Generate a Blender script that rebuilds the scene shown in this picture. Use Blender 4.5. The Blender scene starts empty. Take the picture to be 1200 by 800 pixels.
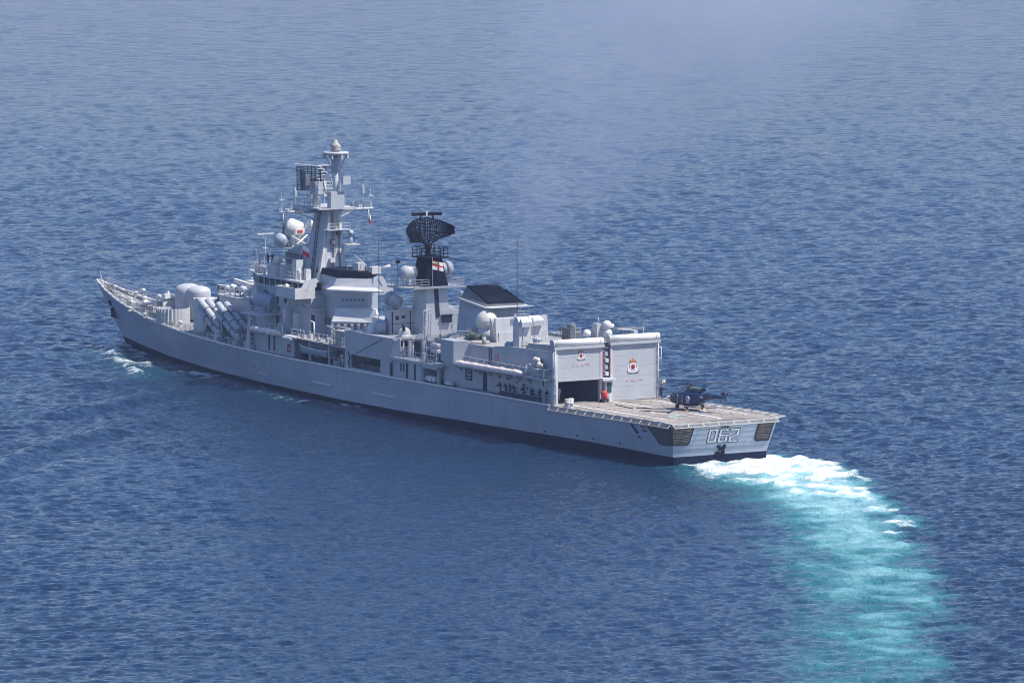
import bpy, bmesh, math, random
import numpy as np
from mathutils import Vector, Matrix
random.seed(7)
R = math.radians
scene = bpy.context.scene
COL = scene.collection

# ------------------------------------------------------------------ camera
CAM = Vector((-630.4334, 396.5272, 92.4456))
VIEW_AZ, VIEW_PITCH = R(-30.2858), R(5.9724)
cam_data = bpy.data.cameras.new('camera')
cam_data.sensor_width = 36.0
cam_data.lens = 7501.9 / 1200.0 * 36.0
cam_data.clip_start = 1.0
cam_data.clip_end = 60000.0
cam = bpy.data.objects.new('camera', cam_data)
COL.objects.link(cam)
fwd = Vector((math.cos(VIEW_AZ) * math.cos(VIEW_PITCH), math.sin(VIEW_AZ) * math.cos(VIEW_PITCH), -math.sin(VIEW_PITCH)))
cam.location = CAM
cam.rotation_euler = fwd.to_track_quat('-Z', 'Y').to_euler()
scene.camera = cam

# ------------------------------------------------------------------ sky and sun
SUN_EL = R(58)
SUN_AZ = math.atan2(-0.67, -0.74)          # direction towards the sun: astern and to starboard
sun_dir = Vector((math.cos(SUN_AZ) * math.cos(SUN_EL), math.sin(SUN_AZ) * math.cos(SUN_EL), math.sin(SUN_EL)))
world = bpy.data.worlds.new('World')
scene.world = world
world.use_nodes = True
wn, wl = world.node_tree.nodes, world.node_tree.links
sky = wn.new('ShaderNodeTexSky')
sky.sky_type = 'NISHITA'
sky.sun_disc = False
sky.sun_elevation = SUN_EL
sky.sun_rotation = math.pi / 2 - SUN_AZ
sky.air_density = 1.0
sky.dust_density = 0.2
sky.ozone_density = 4.0
tint = wn.new('ShaderNodeVectorMath'); tint.operation = 'MULTIPLY'; tint.inputs[1].default_value = (0.945, 0.975, 1.175)   # cool daylight balance
wl.new(sky.outputs[0], tint.inputs[0]); wl.new(tint.outputs[0], wn['Background'].inputs[0])
wn['Background'].inputs[1].default_value = 0.105
sun_data = bpy.data.lights.new('sun', 'SUN')
sun_data.energy = 4.8
sun_data.angle = R(0.53)
sun_data.color = (1.0, 0.955, 0.89)
sun = bpy.data.objects.new('sun', sun_data)
sun.rotation_euler = sun_dir.to_track_quat('Z', 'Y').to_euler()
COL.objects.link(sun)
scene.view_settings.view_transform = 'Standard'
scene.view_settings.look = 'None'
scene.view_settings.exposure = 0.55
scene.view_settings.gamma = 1.0
scene.view_settings.use_curve_mapping = False
scene.cycles.filter_width = 1.05

# ------------------------------------------------------------------ materials
MATS = {}
def paint(name, col, rough=0.55, var=0.10, scale=0.35, streak=0.0, streak_col=(0.22, 0.13, 0.08), metal=0.0, spec=0.35, fine=0.06, plates=False):
    m = bpy.data.materials.new(name)
    m.use_nodes = True
    n, l = m.node_tree.nodes, m.node_tree.links
    b = n['Principled BSDF']
    b.inputs['Roughness'].default_value = rough
    b.inputs['Metallic'].default_value = metal
    b.inputs['Specular IOR Level'].default_value = spec
    g = n.new('ShaderNodeNewGeometry')
    t = n.new('ShaderNodeTexNoise'); t.inputs['Scale'].default_value = scale; t.inputs['Detail'].default_value = 6
    t2 = n.new('ShaderNodeTexNoise'); t2.inputs['Scale'].default_value = 4.0; t2.inputs['Detail'].default_value = 3
    l.new(g.outputs['Position'], t.inputs['Vector']); l.new(g.outputs['Position'], t2.inputs['Vector'])
    ma = n.new('ShaderNodeMapRange')
    ma.inputs['From Min'].default_value = 0.3; ma.inputs['From Max'].default_value = 0.7
    ma.inputs['To Min'].default_value = 1 - var; ma.inputs['To Max'].default_value = 1 + var
    l.new(t.outputs[0], ma.inputs['Value'])
    mb = n.new('ShaderNodeMapRange')
    mb.inputs['From Min'].default_value = 0.3; mb.inputs['From Max'].default_value = 0.7
    mb.inputs['To Min'].default_value = 1 - fine; mb.inputs['To Max'].default_value = 1 + fine
    l.new(t2.outputs[0], mb.inputs['Value'])
    mm = n.new('ShaderNodeMath'); mm.operation = 'MULTIPLY'
    l.new(ma.outputs[0], mm.inputs[0]); l.new(mb.outputs[0], mm.inputs[1])
    mx = n.new('ShaderNodeVectorMath'); mx.operation = 'SCALE'
    mx.inputs[0].default_value = col
    l.new(mm.outputs[0], mx.inputs['Scale'])
    src = mx.outputs[0]
    if streak > 0:
        mp = n.new('ShaderNodeMapping'); mp.inputs['Scale'].default_value = (1.1, 1.1, 0.10)
        l.new(g.outputs['Position'], mp.inputs['Vector'])
        t3 = n.new('ShaderNodeTexNoise'); t3.inputs['Scale'].default_value = 1.0; t3.inputs['Detail'].default_value = 5
        l.new(mp.outputs[0], t3.inputs['Vector'])
        mc = n.new('ShaderNodeMapRange'); mc.inputs['From Min'].default_value = 0.56; mc.inputs['From Max'].default_value = 0.76
        mc.inputs['To Max'].default_value = streak
        l.new(t3.outputs[0], mc.inputs['Value'])
        mix = n.new('ShaderNodeMix'); mix.data_type = 'RGBA'
        l.new(mc.outputs[0], mix.inputs['Factor']); l.new(src, mix.inputs['A'])
        mix.inputs['B'].default_value = (*streak_col, 1)
        src = mix.outputs['Result']
    if plates:                                   # hull plating: strakes of slightly different tone with faint seams
        sx = n.new('ShaderNodeSeparateXYZ'); l.new(g.outputs['Position'], sx.inputs[0])
        cx = n.new('ShaderNodeCombineXYZ'); l.new(sx.outputs[0], cx.inputs[0]); l.new(sx.outputs[2], cx.inputs[1])
        br = n.new('ShaderNodeTexBrick'); br.inputs['Scale'].default_value = 1.0; br.inputs['Brick Width'].default_value = 7.5; br.inputs['Row Height'].default_value = 1.55; br.inputs['Mortar Size'].default_value = 0.035
        br.inputs['Color1'].default_value = (.955, .955, .955, 1); br.inputs['Color2'].default_value = (1.05, 1.05, 1.045, 1); br.inputs['Mortar'].default_value = (.86, .85, .84, 1)
        l.new(cx.outputs[0], br.inputs['Vector'])
        mp2 = n.new('ShaderNodeVectorMath'); mp2.operation = 'MULTIPLY'; l.new(src, mp2.inputs[0]); l.new(br.outputs['Color'], mp2.inputs[1]); src = mp2.outputs[0]
    l.new(src, b.inputs['Base Color'])
    MATS[name] = m
    return m

M_HULL = paint('hull_grey', (0.33, 0.37, 0.425), 0.5, 0.08, 0.16, 0.45, (0.20, 0.18, 0.16), plates=True)
M_GREY = paint('superstructure_grey', (0.395, 0.41, 0.425), 0.55, 0.08, 0.4, 0.30, (0.22, 0.20, 0.17))
M_DOOR = paint('door_grey', (0.40, 0.41, 0.42), 0.5, 0.05, 0.5, 0.12, (0.3, 0.27, 0.24))
M_LIGHT = paint('pale_grey', (0.52, 0.52, 0.51), 0.55, 0.08, 0.8, 0.2, (0.32, 0.26, 0.2))
M_WHITE = paint('off_white', (0.64, 0.625, 0.59), 0.5, 0.06, 0.8, 0.15, (0.45, 0.38, 0.3))
M_CREAM = paint('cream_white', (0.64, 0.61, 0.52), 0.45, 0.05, 0.8)
M_BOOT = paint('boot_black', (0.006, 0.010, 0.026), 0.6, 0.2, 0.3, spec=0.1)
M_BLACK = paint('soot_black', (0.010, 0.012, 0.020), 0.8, 0.25, 0.6, spec=0.1)
M_DARK = paint('dark_grey', (0.035, 0.04, 0.055), 0.8, 0.2, 1.0, spec=0.15)
M_SHADE = paint('recess_grey', (0.12, 0.13, 0.14), 0.7, 0.2, 1.0)  # darker grey: paints shade inside recesses, and colours dark fittings
M_DECK = paint('deck_grey', (0.20, 0.195, 0.19), 0.85, 0.14, 0.3, fine=0.12)
M_FDECK = paint('flight_deck_paint', (0.255, 0.224, 0.196), 0.85, 0.26, 0.22, 0.35, (0.10, 0.095, 0.09), fine=0.18)
M_ROOF = paint('roof_deck_paint', (0.34, 0.325, 0.30), 0.8, 0.14, 0.3, fine=0.1)
M_NET = paint('net_frame', (0.45, 0.43, 0.39), 0.7, 0.15, 1.5)
M_NETM = paint('net_mesh', (0.36, 0.34, 0.31), 0.8, 0.2, 2.0)
M_TUBE = paint('rolled_canvas', (0.72, 0.60, 0.55), 0.8, 0.18, 2.2, fine=0.2)
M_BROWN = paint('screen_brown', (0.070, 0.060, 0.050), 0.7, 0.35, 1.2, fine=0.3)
M_SLAT = paint('screen_slat', (0.17, 0.145, 0.115), 0.7, 0.35, 1.6)
M_MARK = paint('marking_white', (0.62, 0.62, 0.60), 0.6, 0.12, 1.2, fine=0.12)
M_DMARK = paint('deck_marking', (0.62, 0.60, 0.57), 0.8, 0.22, 1.0, fine=0.2)
M_GREEN = paint('deck_green', (0.20, 0.42, 0.33), 0.8, 0.15, 1.0)
M_RED = paint('safety_red', (0.50, 0.045, 0.03), 0.5, 0.15, 2.0)
M_ORANGE = paint('crest_orange', (0.55, 0.16, 0.04), 0.6, 0.1, 2.0)
M_PINK = paint('faded_red', (0.50, 0.24, 0.24), 0.6, 0.15, 2.0)
M_NAVY = paint('helicopter_navy', (0.008, 0.016, 0.062), 0.35, 0.15, 1.0, spec=0.5)
M_GLASS = paint('dark_glass', (0.012, 0.016, 0.022), 0.08, 0.1, 1.0, spec=0.6)
M_GREENG = paint('green_glass', (0.02, 0.06, 0.05), 0.1, 0.1, 1.0, spec=0.6)
M_METAL = paint('bare_metal', (0.32, 0.31, 0.29), 0.4, 0.15, 2.0, metal=0.6)
M_OLIVE = paint('olive_cover', (0.10, 0.13, 0.11), 0.8, 0.2, 2.0)
M_TARP = paint('blue_tarp', (0.26, 0.38, 0.46), 0.6, 0.2, 2.0)
M_BEIGE = paint('beige_canvas', (0.50, 0.46, 0.40), 0.85, 0.15, 2.0)
M_YELLOW = paint('wheel_yellow', (0.75, 0.50, 0.22), 0.5, 0.1, 2.0)
M_CLOTH = paint('navy_overalls', (0.014, 0.018, 0.036), 0.85, 0.2, 5.0)
M_WHITES = paint('white_uniform', (0.66, 0.66, 0.64), 0.85, 0.1, 5.0)
M_SKIN = paint('skin', (0.22, 0.115, 0.07), 0.6, 0.1, 5.0)
M_HAIR = paint('black_hair', (0.012, 0.010, 0.009), 0.6, 0.1, 5.0)
M_FWHITE = paint('flag_white', (0.75, 0.74, 0.72), 0.8, 0.05, 2.0)
M_FRED = paint('flag_red', (0.55, 0.03, 0.05), 0.8, 0.1, 2.0)
M_FNAVY = paint('flag_navy', (0.03, 0.04, 0.16), 0.8, 0.1, 2.0)
M_FGREEN = paint('flag_green', (0.03, 0.22, 0.06), 0.8, 0.1, 2.0)
M_FORANGE = paint('flag_saffron', (0.75, 0.25, 0.04), 0.8, 0.1, 2.0)

# ------------------------------------------------------------------ mesh collector
WHOLE = {'hull', 'boot_topping', 'transom', 'door_rib', 'shield_rib', 'net_mesh', 'screen_slat', 'navigation_radar', 'nose_frame', 'post_step', 'intake_louvre', 'ship_badge', 'reflector', 'radar_lattice', 'flag_cloth', 'gunwale', 'pennant_number', 'station_number', 'door_seam'}
class MB:
    def __init__(s):
        s.v, s.f, s.m, s.s = [], [], [], []
    def face(s, pts, mi=0, sm=False):
        k = len(s.v); s.v += [tuple(p) for p in pts]; s.f.append(tuple(range(k, k + len(pts)))); s.m.append(mi); s.s.append(sm)
        return s
    def hexa(s, b, t, mi=0, cap=True):
        """closed prismoid between two rings of 3-D points"""
        k = len(s.v); n = len(b); s.v += [tuple(p) for p in b] + [tuple(p) for p in t]
        for i in range(n):
            j = (i + 1) % n; s.f.append((k + i, k + j, k + n + j, k + n + i)); s.m.append(mi); s.s.append(False)
        if cap:
            s.f.append(tuple(range(k + n - 1, k - 1, -1))); s.f.append(tuple(range(k + n, k + 2 * n))); s.m += [mi, mi]; s.s += [False, False]
        return s
    def box(s, x0, x1, y0, y1, z0, z1, mi=0):
        return s.hexa([(x0, y0, z0), (x1, y0, z0), (x1, y1, z0), (x0, y1, z0)], [(x0, y0, z1), (x1, y0, z1), (x1, y1, z1), (x0, y1, z1)], mi)
    def pz(s, pts, z0, z1, mi=0, top=None):
        top = top or pts
        return s.hexa([(x, y, z0) for x, y in pts], [(x, y, z1) for x, y in top], mi)
    def py(s, pts, y0, y1, mi=0):
        return s.hexa([(x, y0, z) for x, z in pts], [(x, y1, z) for x, z in pts], mi)
    def px(s, pts, x0, x1, mi=0):
        return s.hexa([(x0, y, z) for y, z in pts], [(x1, y, z) for y, z in pts], mi)
    def tube(s, p, q, r0, r1=None, n=8, mi=0, cap=True):
        r1 = r0 if r1 is None else r1
        p, q = Vector(p), Vector(q); d = (q - p)
        if d.length < 1e-6: return s
        d.normalize(); a = Vector((0, 0, 1)) if abs(d.z) < 0.9 else Vector((1, 0, 0))
        u = d.cross(a).normalized(); w = d.cross(u)
        k = len(s.v)
        for c, r in ((p, r0), (q, r1)):
            for i in range(n):
                t = 2 * math.pi * i / n; s.v.append(tuple(c + u * (r * math.cos(t)) + w * (r * math.sin(t))))
        for i in range(n):
            j = (i + 1) % n; s.f.append((k + i, k + j, k + n + j, k + n + i)); s.m.append(mi); s.s.append(n > 5)
        if cap:
            s.f.append(tuple(range(k + n - 1, k - 1, -1))); s.f.append(tuple(range(k + n, k + 2 * n))); s.m += [mi, mi]; s.s += [False, False]
        return s
    def path(s, pts, r, n=6, mi=0):
        for a, b in zip(pts, pts[1:]): s.tube(a, b, r, r, n, mi)
        return s
    def lathe(s, c, axis, prof, n=20, mi=0):
        """profile of (distance along axis, radius) from c"""
        c = Vector(c); d = Vector(axis).normalized(); a = Vector((0, 0, 1)) if abs(d.z) < 0.9 else Vector((1, 0, 0))
        u = d.cross(a).normalized(); w = d.cross(u); k = len(s.v)
        for h, r in prof:
            for i in range(n):
                t = 2 * math.pi * i / n; s.v.append(tuple(c + d * h + u * (r * math.cos(t)) + w * (r * math.sin(t))))
        for q in range(len(prof) - 1):
            for i in range(n):
                j = (i + 1) % n; o = k + q * n; s.f.append((o + i, o + j, o + n + j, o + n + i)); s.m.append(mi); s.s.append(True)
        o = k + (len(prof) - 1) * n
        s.f.append(tuple(range(k + n - 1, k - 1, -1))); s.f.append(tuple(range(o, o + n))); s.m += [mi, mi]; s.s += [False, False]
        return s
    def ball(s, c, r, n=16, mi=0, lo=-1.0, axis=(0, 0, 1)):
        th = [math.asin(max(-1, lo)) + (math.pi / 2 - 0.02 - math.asin(max(-1, lo))) * i / 9 for i in range(10)]
        return s.lathe(c, axis, [(r * math.sin(t), max(1e-3, r * math.cos(t))) for t in th], n, mi)
    def rail(s, pts, h=1.0, gap=1.7, wires=2, r=0.035, mi=0):
        for a, b in zip(pts, pts[1:]):
            a, b = Vector(a), Vector(b); L = (b - a).length; k = max(1, round(L / gap))
            for i in range(k + 1):
                p = a.lerp(b, i / k); s.tube(p, p + Vector((0, 0, h)), r * 1.2, r * 1.2, 4, mi)
            for w in range(wires):
                z = Vector((0, 0, h * (w + 1) / wires)); s.tube(a + z, b + z, r * 0.8, r * 0.8, 4, mi, False)
        return s
    def strip(s, pts, w, t, axis_up=(0, 0, 1), mi=0):
        """flat band of width w lying along pts"""
        for a, b in zip(pts, pts[1:]):
            a, b = Vector(a), Vector(b); d = (b - a).normalized(); u = Vector(axis_up); q = u.cross(d).normalized() * (w / 2); h = u * t
            s.hexa([a - q, b - q, b + q, a + q], [a - q + h, b - q + h, b + q + h, a + q + h], mi)
        return s
    def pieces(mb):
        n = len(mb.v); up = list(range(n))
        def find(a):
            while up[a] != a: up[a] = up[up[a]]; a = up[a]
            return a
        for f in mb.f:
            for a in f[1:]: up[find(a)] = find(f[0])
        isl = {}
        for i in range(n): isl.setdefault(find(i), []).append(i)
        bb = []
        for r, vs in isl.items():
            q = np.array([mb.v[i] for i in vs]); bb.append([q.min(0) - .03, q.max(0) + .03, {r}])
        go = True
        while go:
            go = False
            for i in range(len(bb)):
                for j in range(len(bb) - 1, i, -1):
                    if (bb[i][0] <= bb[j][1]).all() and (bb[j][0] <= bb[i][1]).all():
                        bb[i] = [np.minimum(bb[i][0], bb[j][0]), np.maximum(bb[i][1], bb[j][1]), bb[i][2] | bb[j][2]]; del bb[j]; go = True
        if len(bb) == 1: return [mb]
        out = []
        for lo, hi, rs in bb:
            k = MB(); mp = {}
            for f, mi, sm in zip(mb.f, mb.m, mb.s):
                if find(f[0]) in rs:
                    for a in f:
                        if a not in mp: mp[a] = len(k.v); k.v.append(mb.v[a])
                    k.f.append(tuple(mp[a] for a in f)); k.m.append(mi); k.s.append(sm)
            out.append(k)
        return out
    def build(s, name, mats, parent=None):
        """links the collector; pieces that stand apart become objects of their own"""
        if parent is None or name in WHOLE or name.endswith('lettering') or len(s.v) > 6000: return s.link(name, mats, parent)
        out = [k.link(name, mats, parent) for k in s.pieces()]
        return out[0]
    def link(s, name, mats, parent=None):
        me = bpy.data.meshes.new(name)
        me.from_pydata(s.v, [], s.f)
        if not isinstance(mats, (list, tuple)): mats = [mats]
        for m in mats: me.materials.append(m)
        me.polygons.foreach_set('material_index', s.m)
        me.polygons.foreach_set('use_smooth', s.s)
        bm = bmesh.new(); bm.from_mesh(me); bmesh.ops.recalc_face_normals(bm, faces=bm.faces); bm.to_mesh(me); bm.free()
        o = bpy.data.objects.new(name, me); COL.objects.link(o)
        if parent: o.parent = parent
        return o

def tag(o, label=None, cat=None, group=None, kind=None):
    if label: o['label'] = label
    if cat: o['category'] = cat
    if group: o['group'] = group
    if kind: o['kind'] = kind
    return o
def empty(name, loc=(0, 0, 0), rz=0.0):
    o = bpy.data.objects.new(name, None); COL.objects.link(o); o.location = loc; o.rotation_euler = (0, 0, rz); o.empty_display_size = 0.5
    return o
def copy_tree(o, parent=None):
    c = o.copy(); COL.objects.link(c)
    if parent: c.parent = parent
    for ch in list(o.children): copy_tree(ch, c)
    return c
def ip(x, X, Y): return float(np.interp(x, X, Y))

# ------------------------------------------------------------------ sea: one sheet to the horizon, finest where waves are near
DXs = [-.9, 4, 17, 27, 42, 55, 70, 90, 104, 118, 127, 136, 141, 147.5, 153, 158.7, 162.8]
DZs = [5.3, 5.3, 5.02, 4.84, 4.78, 4.69, 4.58, 4.50, 4.50, 4.68, 4.92, 5.26, 5.57, 6.1, 6.7, 7.6, 8.44]
YDx = [-1, 0, 20, 40, 60, 90, 110, 125, 140, 150, 158, 162.8]
YDy = [7.3, 7.4, 7.7, 8.0, 8.3, 8.3, 7.6, 6.4, 4.3, 2.7, 1.2, 0.06]
YWx = [-1, 0, 20, 40, 60, 80, 100, 120, 135, 145, 154.8]
YWy = [6.4, 6.45, 7.2, 7.7, 8.0, 8.0, 7.1, 5.3, 3.2, 1.6, 0.05]
PZx = [0, 20, 37, 47, 62, 75, 98, 118, 135, 146, 155]
PZz = [1.3, 1.35, 1.08, 0.95, 0.68, 0.58, 0.50, 0.50, 0.62, 0.95, 1.35]
def Dz(x): return ip(x, DXs, DZs)
def Yd(x): return ip(x, YDx, YDy)

ca, sa = math.cos(VIEW_AZ), math.sin(VIEW_AZ)
def grow(a, step, f, end):
    out = []
    while a < end:
        a += step; step *= f; out.append(a)
    return out
srows = [330.0]
while srows[-1] < 2300:
    d = srows[-1]; srows.append(d + max(0.34, d * d / (6400 * 92.0) * 0.37))
srows = [-v for v in reversed(grow(-330, 3, 1.35, 20000))] + srows + grow(srows[-1], 8, 1.35, 40000)
tcols = list(np.arange(-.098, .09801, .00042))
wing = list(np.arange(.0987, .215, .0008))
tcols = [-v for v in reversed(wing + grow(wing[-1], .001, 1.3, 40))] + tcols + wing + grow(wing[-1], .001, 1.3, 40)
S, TAU = np.meshgrid(np.array(srows), np.array(tcols), indexing='ij')
T = TAU * np.maximum(np.abs(S), 330.0)            # the sheet fans out with distance; T grows to the right of the view
X = CAM.x + S * ca + T * sa
Y = CAM.y + S * sa - T * ca
ds = np.gradient(np.array(srows)); dt = np.gradient(np.array(tcols))
cell = np.maximum(ds[:, None], dt[None, :] * np.maximum(np.abs(S), 330.0))
rng = np.random.default_rng(5)
# stern wake: left and right edges (T) against distance S, in metres on the water
def edge(px, py):
    d = fwd * 7501.9 + Vector((sa, -ca, 0)) * (px - 600) + Vector((sa, -ca, 0)).cross(fwd) * (400 - py)
    p = CAM + d * (-CAM.z / d.z)
    q = p - CAM
    return q.x * ca + q.y * sa, q.x * sa - q.y * ca
WL = [edge(*p) for p in [(786, 544), (792, 550), (818, 562), (862, 577), (896, 600), (915, 630), (925, 665), (930, 705), (930, 750), (920, 800), (905, 900)]]
WR = [edge(*p) for p in [(905, 532), (985, 545), (1010, 560), (1035, 585), (1062, 608), (1085, 640), (1098, 672), (1108, 710), (1112, 750), (1112, 800), (1105, 900)]]
def lerpedge(E, s):
    e = sorted(E); return np.interp(s, [a for a, b in e], [b for a, b in e])
s_stern = edge(850, 538)[0]
tl, tr = lerpedge(WL, S), lerpedge(WR, S)
wob = np.zeros_like(X)
for _l, _a, _p in ((7.3, .035, .3), (12.1, .05, 2.1), (21.0, .06, 4.0), (4.1, .025, 1.1)):
    wob += _a * np.sin(2 * math.pi * (X * .8 + Y * .6) / _l + _p) * np.cos(2 * math.pi * (X * .55 - Y * .83) / (_l * 1.3) + 2 * _p)
q = (T - tl) / np.maximum(tr - tl, 1.0)
q = q + wob * 1.6 * np.clip((s_stern - S) / 60.0 + .2, .2, 1)          # 0 at the inner edge, 1 at the outer edge
age = np.clip((s_stern - S) / 190.0, 0, 3)        # how long ago the stern passed
behind = np.clip((s_stern + 6 - S) / 6.0, 0, 1) * np.clip((S - 395) / 40, 0, 1)
def sst(x, a, b):
    t = np.clip((x - a) / (b - a), 0, 1); return t * t * (3 - 2 * t)
DXW, DYW = np.zeros_like(X), np.zeros_like(X)
def waves(seed, n, l0, l1, spread, amp, sharp, off=R(8)):
    """sum of trochoidal wave trains: heights, plus the sideways drift that sharpens the crests"""
    g = np.random.default_rng(seed); Z = np.zeros_like(X); wind = VIEW_AZ + off
    for i in range(n):
        lam = l0 * (l1 / l0) ** g.random(); a = wind + g.normal() * spread
        k = 2 * math.pi / lam; ph = g.random() * 6.283
        fade = np.clip((lam / np.maximum(cell, 1e-3) - 1.9) / 1.0, 0, 1)
        th = k * (X * math.cos(a) + Y * math.sin(a)) + ph; A = fade * (amp * lam)
        Z += A * np.sin(th); c = A * np.cos(th) * sharp
        DXW[...] += c * math.cos(a); DYW[...] += c * math.sin(a)
    return Z
def patch(seed, l0, l1, n=22):
    g = np.random.default_rng(seed); Z = np.zeros_like(X)
    for i in range(n):
        lam = l0 * (l1 / l0) ** g.random(); a = g.random() * 6.283; k = 2 * math.pi / lam
        Z += np.sin(k * (X * math.cos(a) + Y * math.sin(a)) + g.random() * 6.283)
    return Z / math.sqrt(n)
Z1 = waves(1, 90, 0.75, 2.8, 0.55, 0.0045, 0.85)
Z1 += waves(3, 40, 0.9, 2.2, 1.2, 0.0030, 0.7)
Z1 += waves(4, 36, 2.6, 7.0, 0.5, 0.0014, 0.8)
Z2 = waves(2, 18, 3.6, 16.0, 0.5, 0.0007, 1.0)
gust = 1 + 0.12 * patch(9, 25, 90)
inner = sst(q, 0.4, -0.35) * sst(q, -9.0, -2.2) * behind      # water smoothed by the turning hull
portside = sst(S, s_stern - 170, s_stern - 10)
slick = np.clip(inner * 0.55, 0, 1)
wk = sst(q, -0.15, 0.42) * sst(q, 1.10, 0.86) * behind
damp = (1 - 0.5 * slick) * (1 - 0.4 * wk)
Z = (Z1 * gust) * damp + Z2
# bow wave crests running out to port and the turbulent wake
def crest(x0, y0, x1, y1, h, w):
    ax, ay = x1 - x0, y1 - y0; L = math.hypot(ax, ay); ux, uy = ax / L, ay / L
    al = (X - x0) * ux + (Y - y0) * uy; ac = -(X - x0) * uy + (Y - y0) * ux
    return h * np.exp(-(ac / w) ** 2) * sst(al, 0, 8) * sst(al, L, L * 0.55)
def crestline(pts, h, w):
    out = np.zeros_like(X)
    for (x0, y0), (x1, y1) in zip(pts, pts[1:]):
        ax, ay = x1 - x0, y1 - y0; L2 = ax * ax + ay * ay
        t = np.clip(((X - x0) * ax + (Y - y0) * ay) / L2, 0, 1)
        out = np.maximum(out, np.exp(-(((X - x0 - t * ax) ** 2 + (Y - y0 - t * ay) ** 2) / (w * w))))
    return h * out
bow_a = [(152.5, 1.6), (146, 5.8), (136, 10), (129, 12.3), (123, 14.4), (117, 16.4)]
bow_b = [(131, 8.4), (128, 9.6), (121, 9.9), (116, 8.9), (108, 9.8), (98, 10.6), (83, 11), (70, 9.2)]
Z += crestline(bow_a, .45, 1.5) + crestline(bow_b, .22, 1.4)
for pts, h in (([(30, 86), (41, 74), (58, 58.5), (66, 47)], .40), ([(22, 82), (30, 74.5), (40, 65)], .26), ([(84, 45), (89.8, 37.7), (95.3, 28.2), (100, 21)], .36), ([(60, 80), (66, 68)], .25), ([(112, 27), (115, 20)], .25)):
    h *= 1.35; Z += crestline(pts, h, 2.0) - .6 * crestline([(a - 3.0, b - 1.0) for a, b in pts], h, 2.2)
turb = patch(21, 2.0, 9.0, 40)
Z += 0.16 * wk * np.exp(-age * 1.2) * turb * np.clip(3 / np.maximum(cell, .5), 0, 1)
Z += 0.45 * np.exp(-((X - 1) / 16.0) ** 2 - (Y / 11.0) ** 2)            # water heaped up under the stern
# foam and churned water
lump = patch(31, 5, 22, 40); lump2 = patch(33, 2.2, 7, 40); streak = patch(35, 9, 40, 30)
near = np.exp(-age * 5.0)
prof = sst(q, -0.10, 0.62) * sst(q, 1.12, 0.80)
band = .62 + .30 * np.clip(lump, -1.6, 1.6) + .16 * np.clip(streak, -1.6, 1.6)
turq = behind * prof * (np.exp(-age * 3.2) * (1.0 + .10 * lump) + .60 * np.exp(-age * .55) * (1 - np.exp(-age * 4.0)) * np.clip(band, .12, 1.25))
turq += behind * sst(q, -.30, .12) * sst(q, .8, .3) * .16 * np.exp(-age * .6)
foam = behind * sst(q, -0.03, 0.10) * sst(q, 1.05, 0.90) * np.exp(-(np.clip(-X, 0, 400) / 17.0) ** 1.6) * (0.92 + 0.12 * lump + 0.14 * lump2)
foam += behind * sst(q, 0.25, 0.60) * sst(q, 1.06, 0.94) * np.exp(-age * 3.6) * (0.37 + 0.18 * lump + 0.14 * lump2)
foam += behind * sst(q, 0.66, 0.90) * sst(q, 1.10, 0.97) * np.exp(-age * 1.7) * (0.20 + 0.22 * lump + 0.14 * lump2)
foam += wk * np.exp(-age * 0.5) * np.clip(0.20 + 0.20 * lump + 0.16 * lump2, 0, 0.55) * .8
foam += behind * np.exp(-((q - 1.12) / .10) ** 2) * np.exp(-age * 4) * np.clip(.30 + .25 * lump2, 0, .6)
hx = np.clip(X, -1, 154.7)
yw = np.interp(hx, YWx, YWy)
off = np.abs(Y) - yw                              # distance outboard of the hull
alongside = sst(X, -2, 4) * sst(X, 158, 150)
foam += alongside * sst(off, 1.9, 0.6) * 0.40 * (0.8 + 0.4 * lump2) * (Y > 0)
bowf = crestline(bow_a, 1, 2.6) + crestline(bow_b, .48, 1.7) + .6 * crestline([(150, 2.6), (140, 5.6), (128, 7.4), (112, 8.6)], 1, 2.2)
foam += bowf * np.clip(0.58 + 0.30 * lump2 + 0.14 * lump, 0, 0.9)
foam += crestline([(110, 14), (90, 14.5), (70, 13)], 1, 4.0) * np.clip(0.12 + 0.26 * lump2, 0, .5)
caps = patch(41, 3, 12, 60)
foam += 0.40 * sst(caps, 2.5, 3.2) * (1 - slick)
turq += bowf * 0.10
foam = np.clip(foam, 0, 1); turq = np.clip(turq, 0, 1)
Z += 0.30 * np.clip(foam, 0, .8) * np.clip(bowf, 0, 1) * np.clip(lump2, 0, 2) + behind * .17 * np.clip(foam, 0, .8) * (lump2 + .6 * patch(51, 1.4, 3.5, 30))
Z *= np.clip((2600 - np.hypot(X - CAM.x, Y - CAM.y)) / 600, 0, 1)
nr, nc = X.shape
me = bpy.data.meshes.new('sea')
me.vertices.add(nr * nc)
me.vertices.foreach_set('co', np.stack([X + DXW * damp, Y + DYW * damp, Z], -1).astype(np.float32).ravel())
i = (np.arange(nr - 1)[:, None] * nc + np.arange(nc - 1)[None, :]).ravel()
quads = np.stack([i, i + nc, i + nc + 1, i + 1], 1).astype(np.int32)
nf = len(quads)
me.loops.add(nf * 4); me.loops.foreach_set('vertex_index', quads.ravel())
me.polygons.add(nf); me.polygons.foreach_set('loop_start', np.arange(0, nf * 4, 4, dtype=np.int32))
me.polygons.foreach_set('use_smooth', np.ones(nf, dtype=bool))
me.update(calc_edges=True)
if me.polygons[0].normal.z < 0: me.flip_normals()
at = me.color_attributes.new('water_state', 'FLOAT_COLOR', 'POINT')
at.data.foreach_set('color', np.stack([turq, foam, slick, np.ones_like(X)], -1).astype(np.float32).ravel())

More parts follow.
